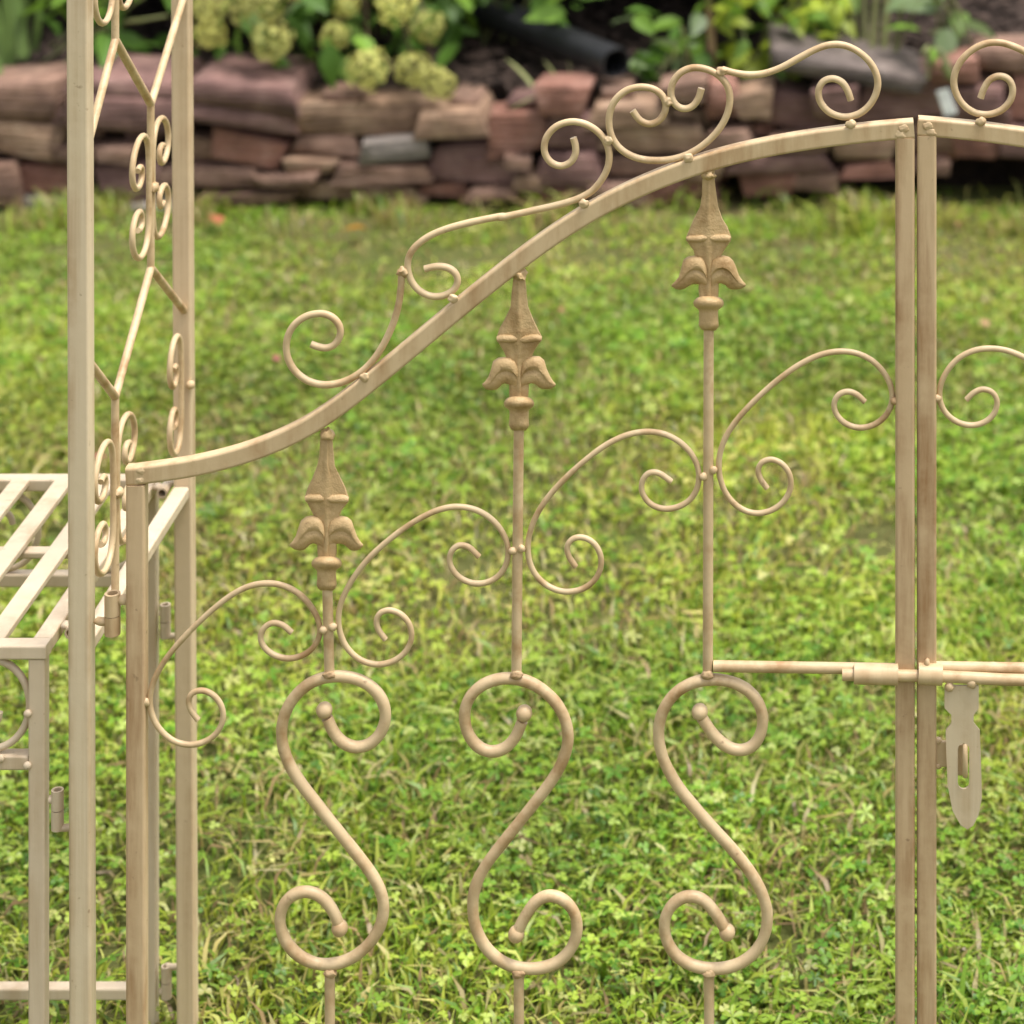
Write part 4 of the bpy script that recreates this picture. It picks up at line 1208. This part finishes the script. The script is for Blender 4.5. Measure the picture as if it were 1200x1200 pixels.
leafy('fern_plant', 'small dark green plant with arching leaves right of the drain pipe', W(785, 88, 5.25), 26, (740, 825, 15, 95, 5.1, 5.35), ['leaf_mid', 'leaf_dark', 'leaf_pale'], 6, 0.075)
leafy('overhanging_shrub', 'green leaves hanging into the dark bed above the drain pipe', W(590, 60, 5.5), 30, (535, 680, -50, 18, 5.15, 5.45), ['leaf_mid', 'leaf_dark'], 7, 0.08,
      (1500, [(-0.62, 3.65, 0.60, 0.34, 0.3, 0.16), (-0.35, 3.7, 0.60, 0.3, 0.3, 0.16)], (0.05, 0.10), DG, 9))
leafy('creeping_plant', 'few broad green leaves over the stones near the right edge', W(1110, 70, 5.2), 16, (1075, 1140, -30, 40, 5.1, 5.25), ['leaf_mid', 'leaf_pale'], 8, 0.085)
leafy('creeping_plant', 'small green sprig rooted between stones beside the grey slab', W(1092, 88, 5.0), 5, (1080, 1104, 55, 78, 4.98, 5.02), ['leaf_mid'], 9, 0.05)
leafy('leafy_plant', 'dark green low plant between the iris leaves and the arbor post', W(70, 80, 5.35), 34, (38, 200, -50, 62, 5.15, 5.5), ['leaf_dark', 'leaf_dark', 'leaf_mid'], 10, 0.085,
      (1400, [(-1.62, 3.7, 0.56, 0.34, 0.3, 0.18), (-1.95, 3.7, 0.56, 0.3, 0.3, 0.18)], (0.05, 0.10), DG, 12))
# shrubs added behind the bed to shade it, each with stems
SHADE_SHRUBS = [(-2.4, 4.35, 'tall dark shrub added at the back to shade the bed, farthest left'), (-1.5, 4.45, 'tall dark shrub added to shade the bed, behind the hydrangea'),
        (-0.6, 4.4, 'tall dark shrub added to shade the bed, behind the drain pipe'), (0.3, 4.45, 'tall dark shrub added to shade the bed, behind the yellow green plant'),
        (1.2, 4.35, 'tall dark shrub added at the back to shade the bed, farthest right')]
for i, (x, y, lab) in enumerate(SHADE_SHRUBS):
    o = empty('shrub', (x, y, 0.3), lab, 'shrub', 'shrubs added to shade the bed')
    q = random.Random(i + 60)
    for k in range(6):
        a = Vector((x + q.uniform(-0.1, 0.1), y + q.uniform(-0.1, 0.1), 0.2)); b = Vector((x + q.uniform(-0.4, 0.4), y + q.uniform(-0.3, 0.2), q.uniform(0.9, 1.4)))
        mb = MB(); sweep(mb, spline([a, (a + b) / 2 + Vector((q.uniform(-.05, .05), 0, 0.05)), b], 4), circ(0.012, 8), (0.3, 0.9, 0.1), True, [1 - 0.06 * m for m in range(9)]); mb.build('stem', 'stem', o)
    mass_part('shade_foliage', o, 4200, [(x, y, 0.95, 0.45, 0.38, 0.40), (x - 0.25, y - 0.25, 0.75, 0.34, 0.3, 0.24), (x + 0.25, y - 0.28, 0.74, 0.34, 0.3, 0.24), (x, y + 0.05, 0.5, 0.45, 0.3, 0.3)], (0.06, 0.12), DG, 100 + i)

# ------------------------------------------------------------------ black drain pipe lying in the bed
dp = empty('drain_pipe', W(690, 90, 5.2), 'black plastic drain pipe with open end lying in the dark bed', 'pipe')
end = W(722, 74, 5.08); far = W(560, 8, 5.50)
far.z = max(far.z, 0.26)
ax = (far - end)
mb = MB()
t = ax.normalized(); side = t.cross(Vector((0, 0, 1))).normalized(); up = side.cross(t)
Lp = ax.length; n = 26
prof_o = rrect(0.068, 0.062, 0.026, 5); prof_i = rrect(0.059, 0.053, 0.022, 5)
vs = []; fs = []; k = len(prof_o)
rings = [(0.0, prof_i, 1.0), (0.0, prof_o, 1.0)] + [(0.004 + (Lp - 0.004) * i / (2 * n), prof_o, 1.0 if (i < 6 or i % 2 == 0) else 0.95) for i in range(2 * n + 1)] + [(Lp, prof_i, 1.0)]
rings.append((0.0, prof_i, 0.999))
for (dist, pr, sc) in rings:
    for (a, b) in pr:
        vs.append(end + t * dist + side * a * sc + up * b * sc)
for i in range(len(rings) - 1):
    for j in range(k):
        fs.append([i * k + j, i * k + (j + 1) % k, (i + 1) * k + (j + 1) % k, (i + 1) * k + j])
mb.add(vs, fs, True); mb.build('pipe_body', 'black_plastic', dp)

# white plant tag among the stones
p = W(1109, 119, 4.97)
mb = MB(); sweep(mb, [p + Vector((-0.008, 0, 0.024)), p, p + Vector((0.009, 0.0, -0.026))], rrect(0.026, 0.004, 0.0015), (0, 1, 0.35), True)
tag(mb.build('plant_tag', 'white_tag', origin=p), 'small white plastic tag lying on the stones right of the gate top', 'tag')

# bark mulch and twigs on the bed
rg = np.random.default_rng(77)
n = 5000
x = rg.uniform(-2.6, 1.5, n); y = rg.uniform(3.13, 4.2, n)
zz = np.array([bed_z(a, b) for a, b in zip(x, y)]) + rg.uniform(0, 0.012, n)
a = rg.uniform(0, np.pi, n); L = rg.uniform(0.008, 0.03, n); w = rg.uniform(0.003, 0.008, n)
u = np.stack([np.cos(a), np.sin(a), rg.normal(0, 0.25, n)], 1); vv = np.stack([-np.sin(a), np.cos(a), rg.normal(0, 0.25, n)], 1)
P = np.stack([x, y, zz], 1)
V = np.stack([P - u * L[:, None] - vv * w[:, None], P + u * L[:, None] - vv * w[:, None], P + u * L[:, None] + vv * w[:, None], P - u * L[:, None] + vv * w[:, None], P + np.array([0, 0, 0.006])], 1).reshape(-1, 3)
T = (np.array([[0, 1, 4], [1, 2, 4], [2, 3, 4], [3, 0, 4]])[None] + (np.arange(n) * 5)[:, None, None]).reshape(-1, 3)
tag(np_mesh('bark_mulch', V, T, None, 'bark'), 'dark bark mulch and twigs over the garden bed', 'mulch', kind='stuff')

# ------------------------------------------------------------------ fallen leaves on the lawn
FALL = [(430, 269, 'fall_orange', 'orange yellow fallen leaf on the grass below the stone wall', 0.045), (256, 263, 'fall_red', 'brick red fallen leaf on the grass beside the rear arbor post', 0.050),
        (323, 423, 'fall_pink', 'small reddish fallen leaf on the grass beside the leftmost crest scroll', 0.022), (655, 362, 'fall_pink', 'small pinkish fallen leaf on the grass right of the middle spear tip', 0.022),
        (124, 536, 'fall_pink', 'pinkish fallen leaf on the grass seen between the two arbor posts', 0.026), (1155, 383, 'fall_tan', 'tan curled fallen leaf on the grass near the right edge', 0.030),
        (1128, 262, 'fall_pink', 'small reddish fallen leaf on the grass right of the meeting stiles', 0.024)]
for (px, py, m, lab, sz) in FALL:
    d = 2900.0 * (CAM_H - 0.008) / (py + 600)
    p = W(px, py, d)
    me = leaf_mesh('fallen_leaf', sz, sz * 0.62, 0.25, 0.35, mat=m)
    ob = bpy.data.objects.new('fallen_leaf', me)
    ob.location = p; ob.rotation_euler = (0.35, 0.15, px * 0.37)
    COL.objects.link(ob)
    tag(ob, lab, 'leaf', 'fallen leaves on the lawn')
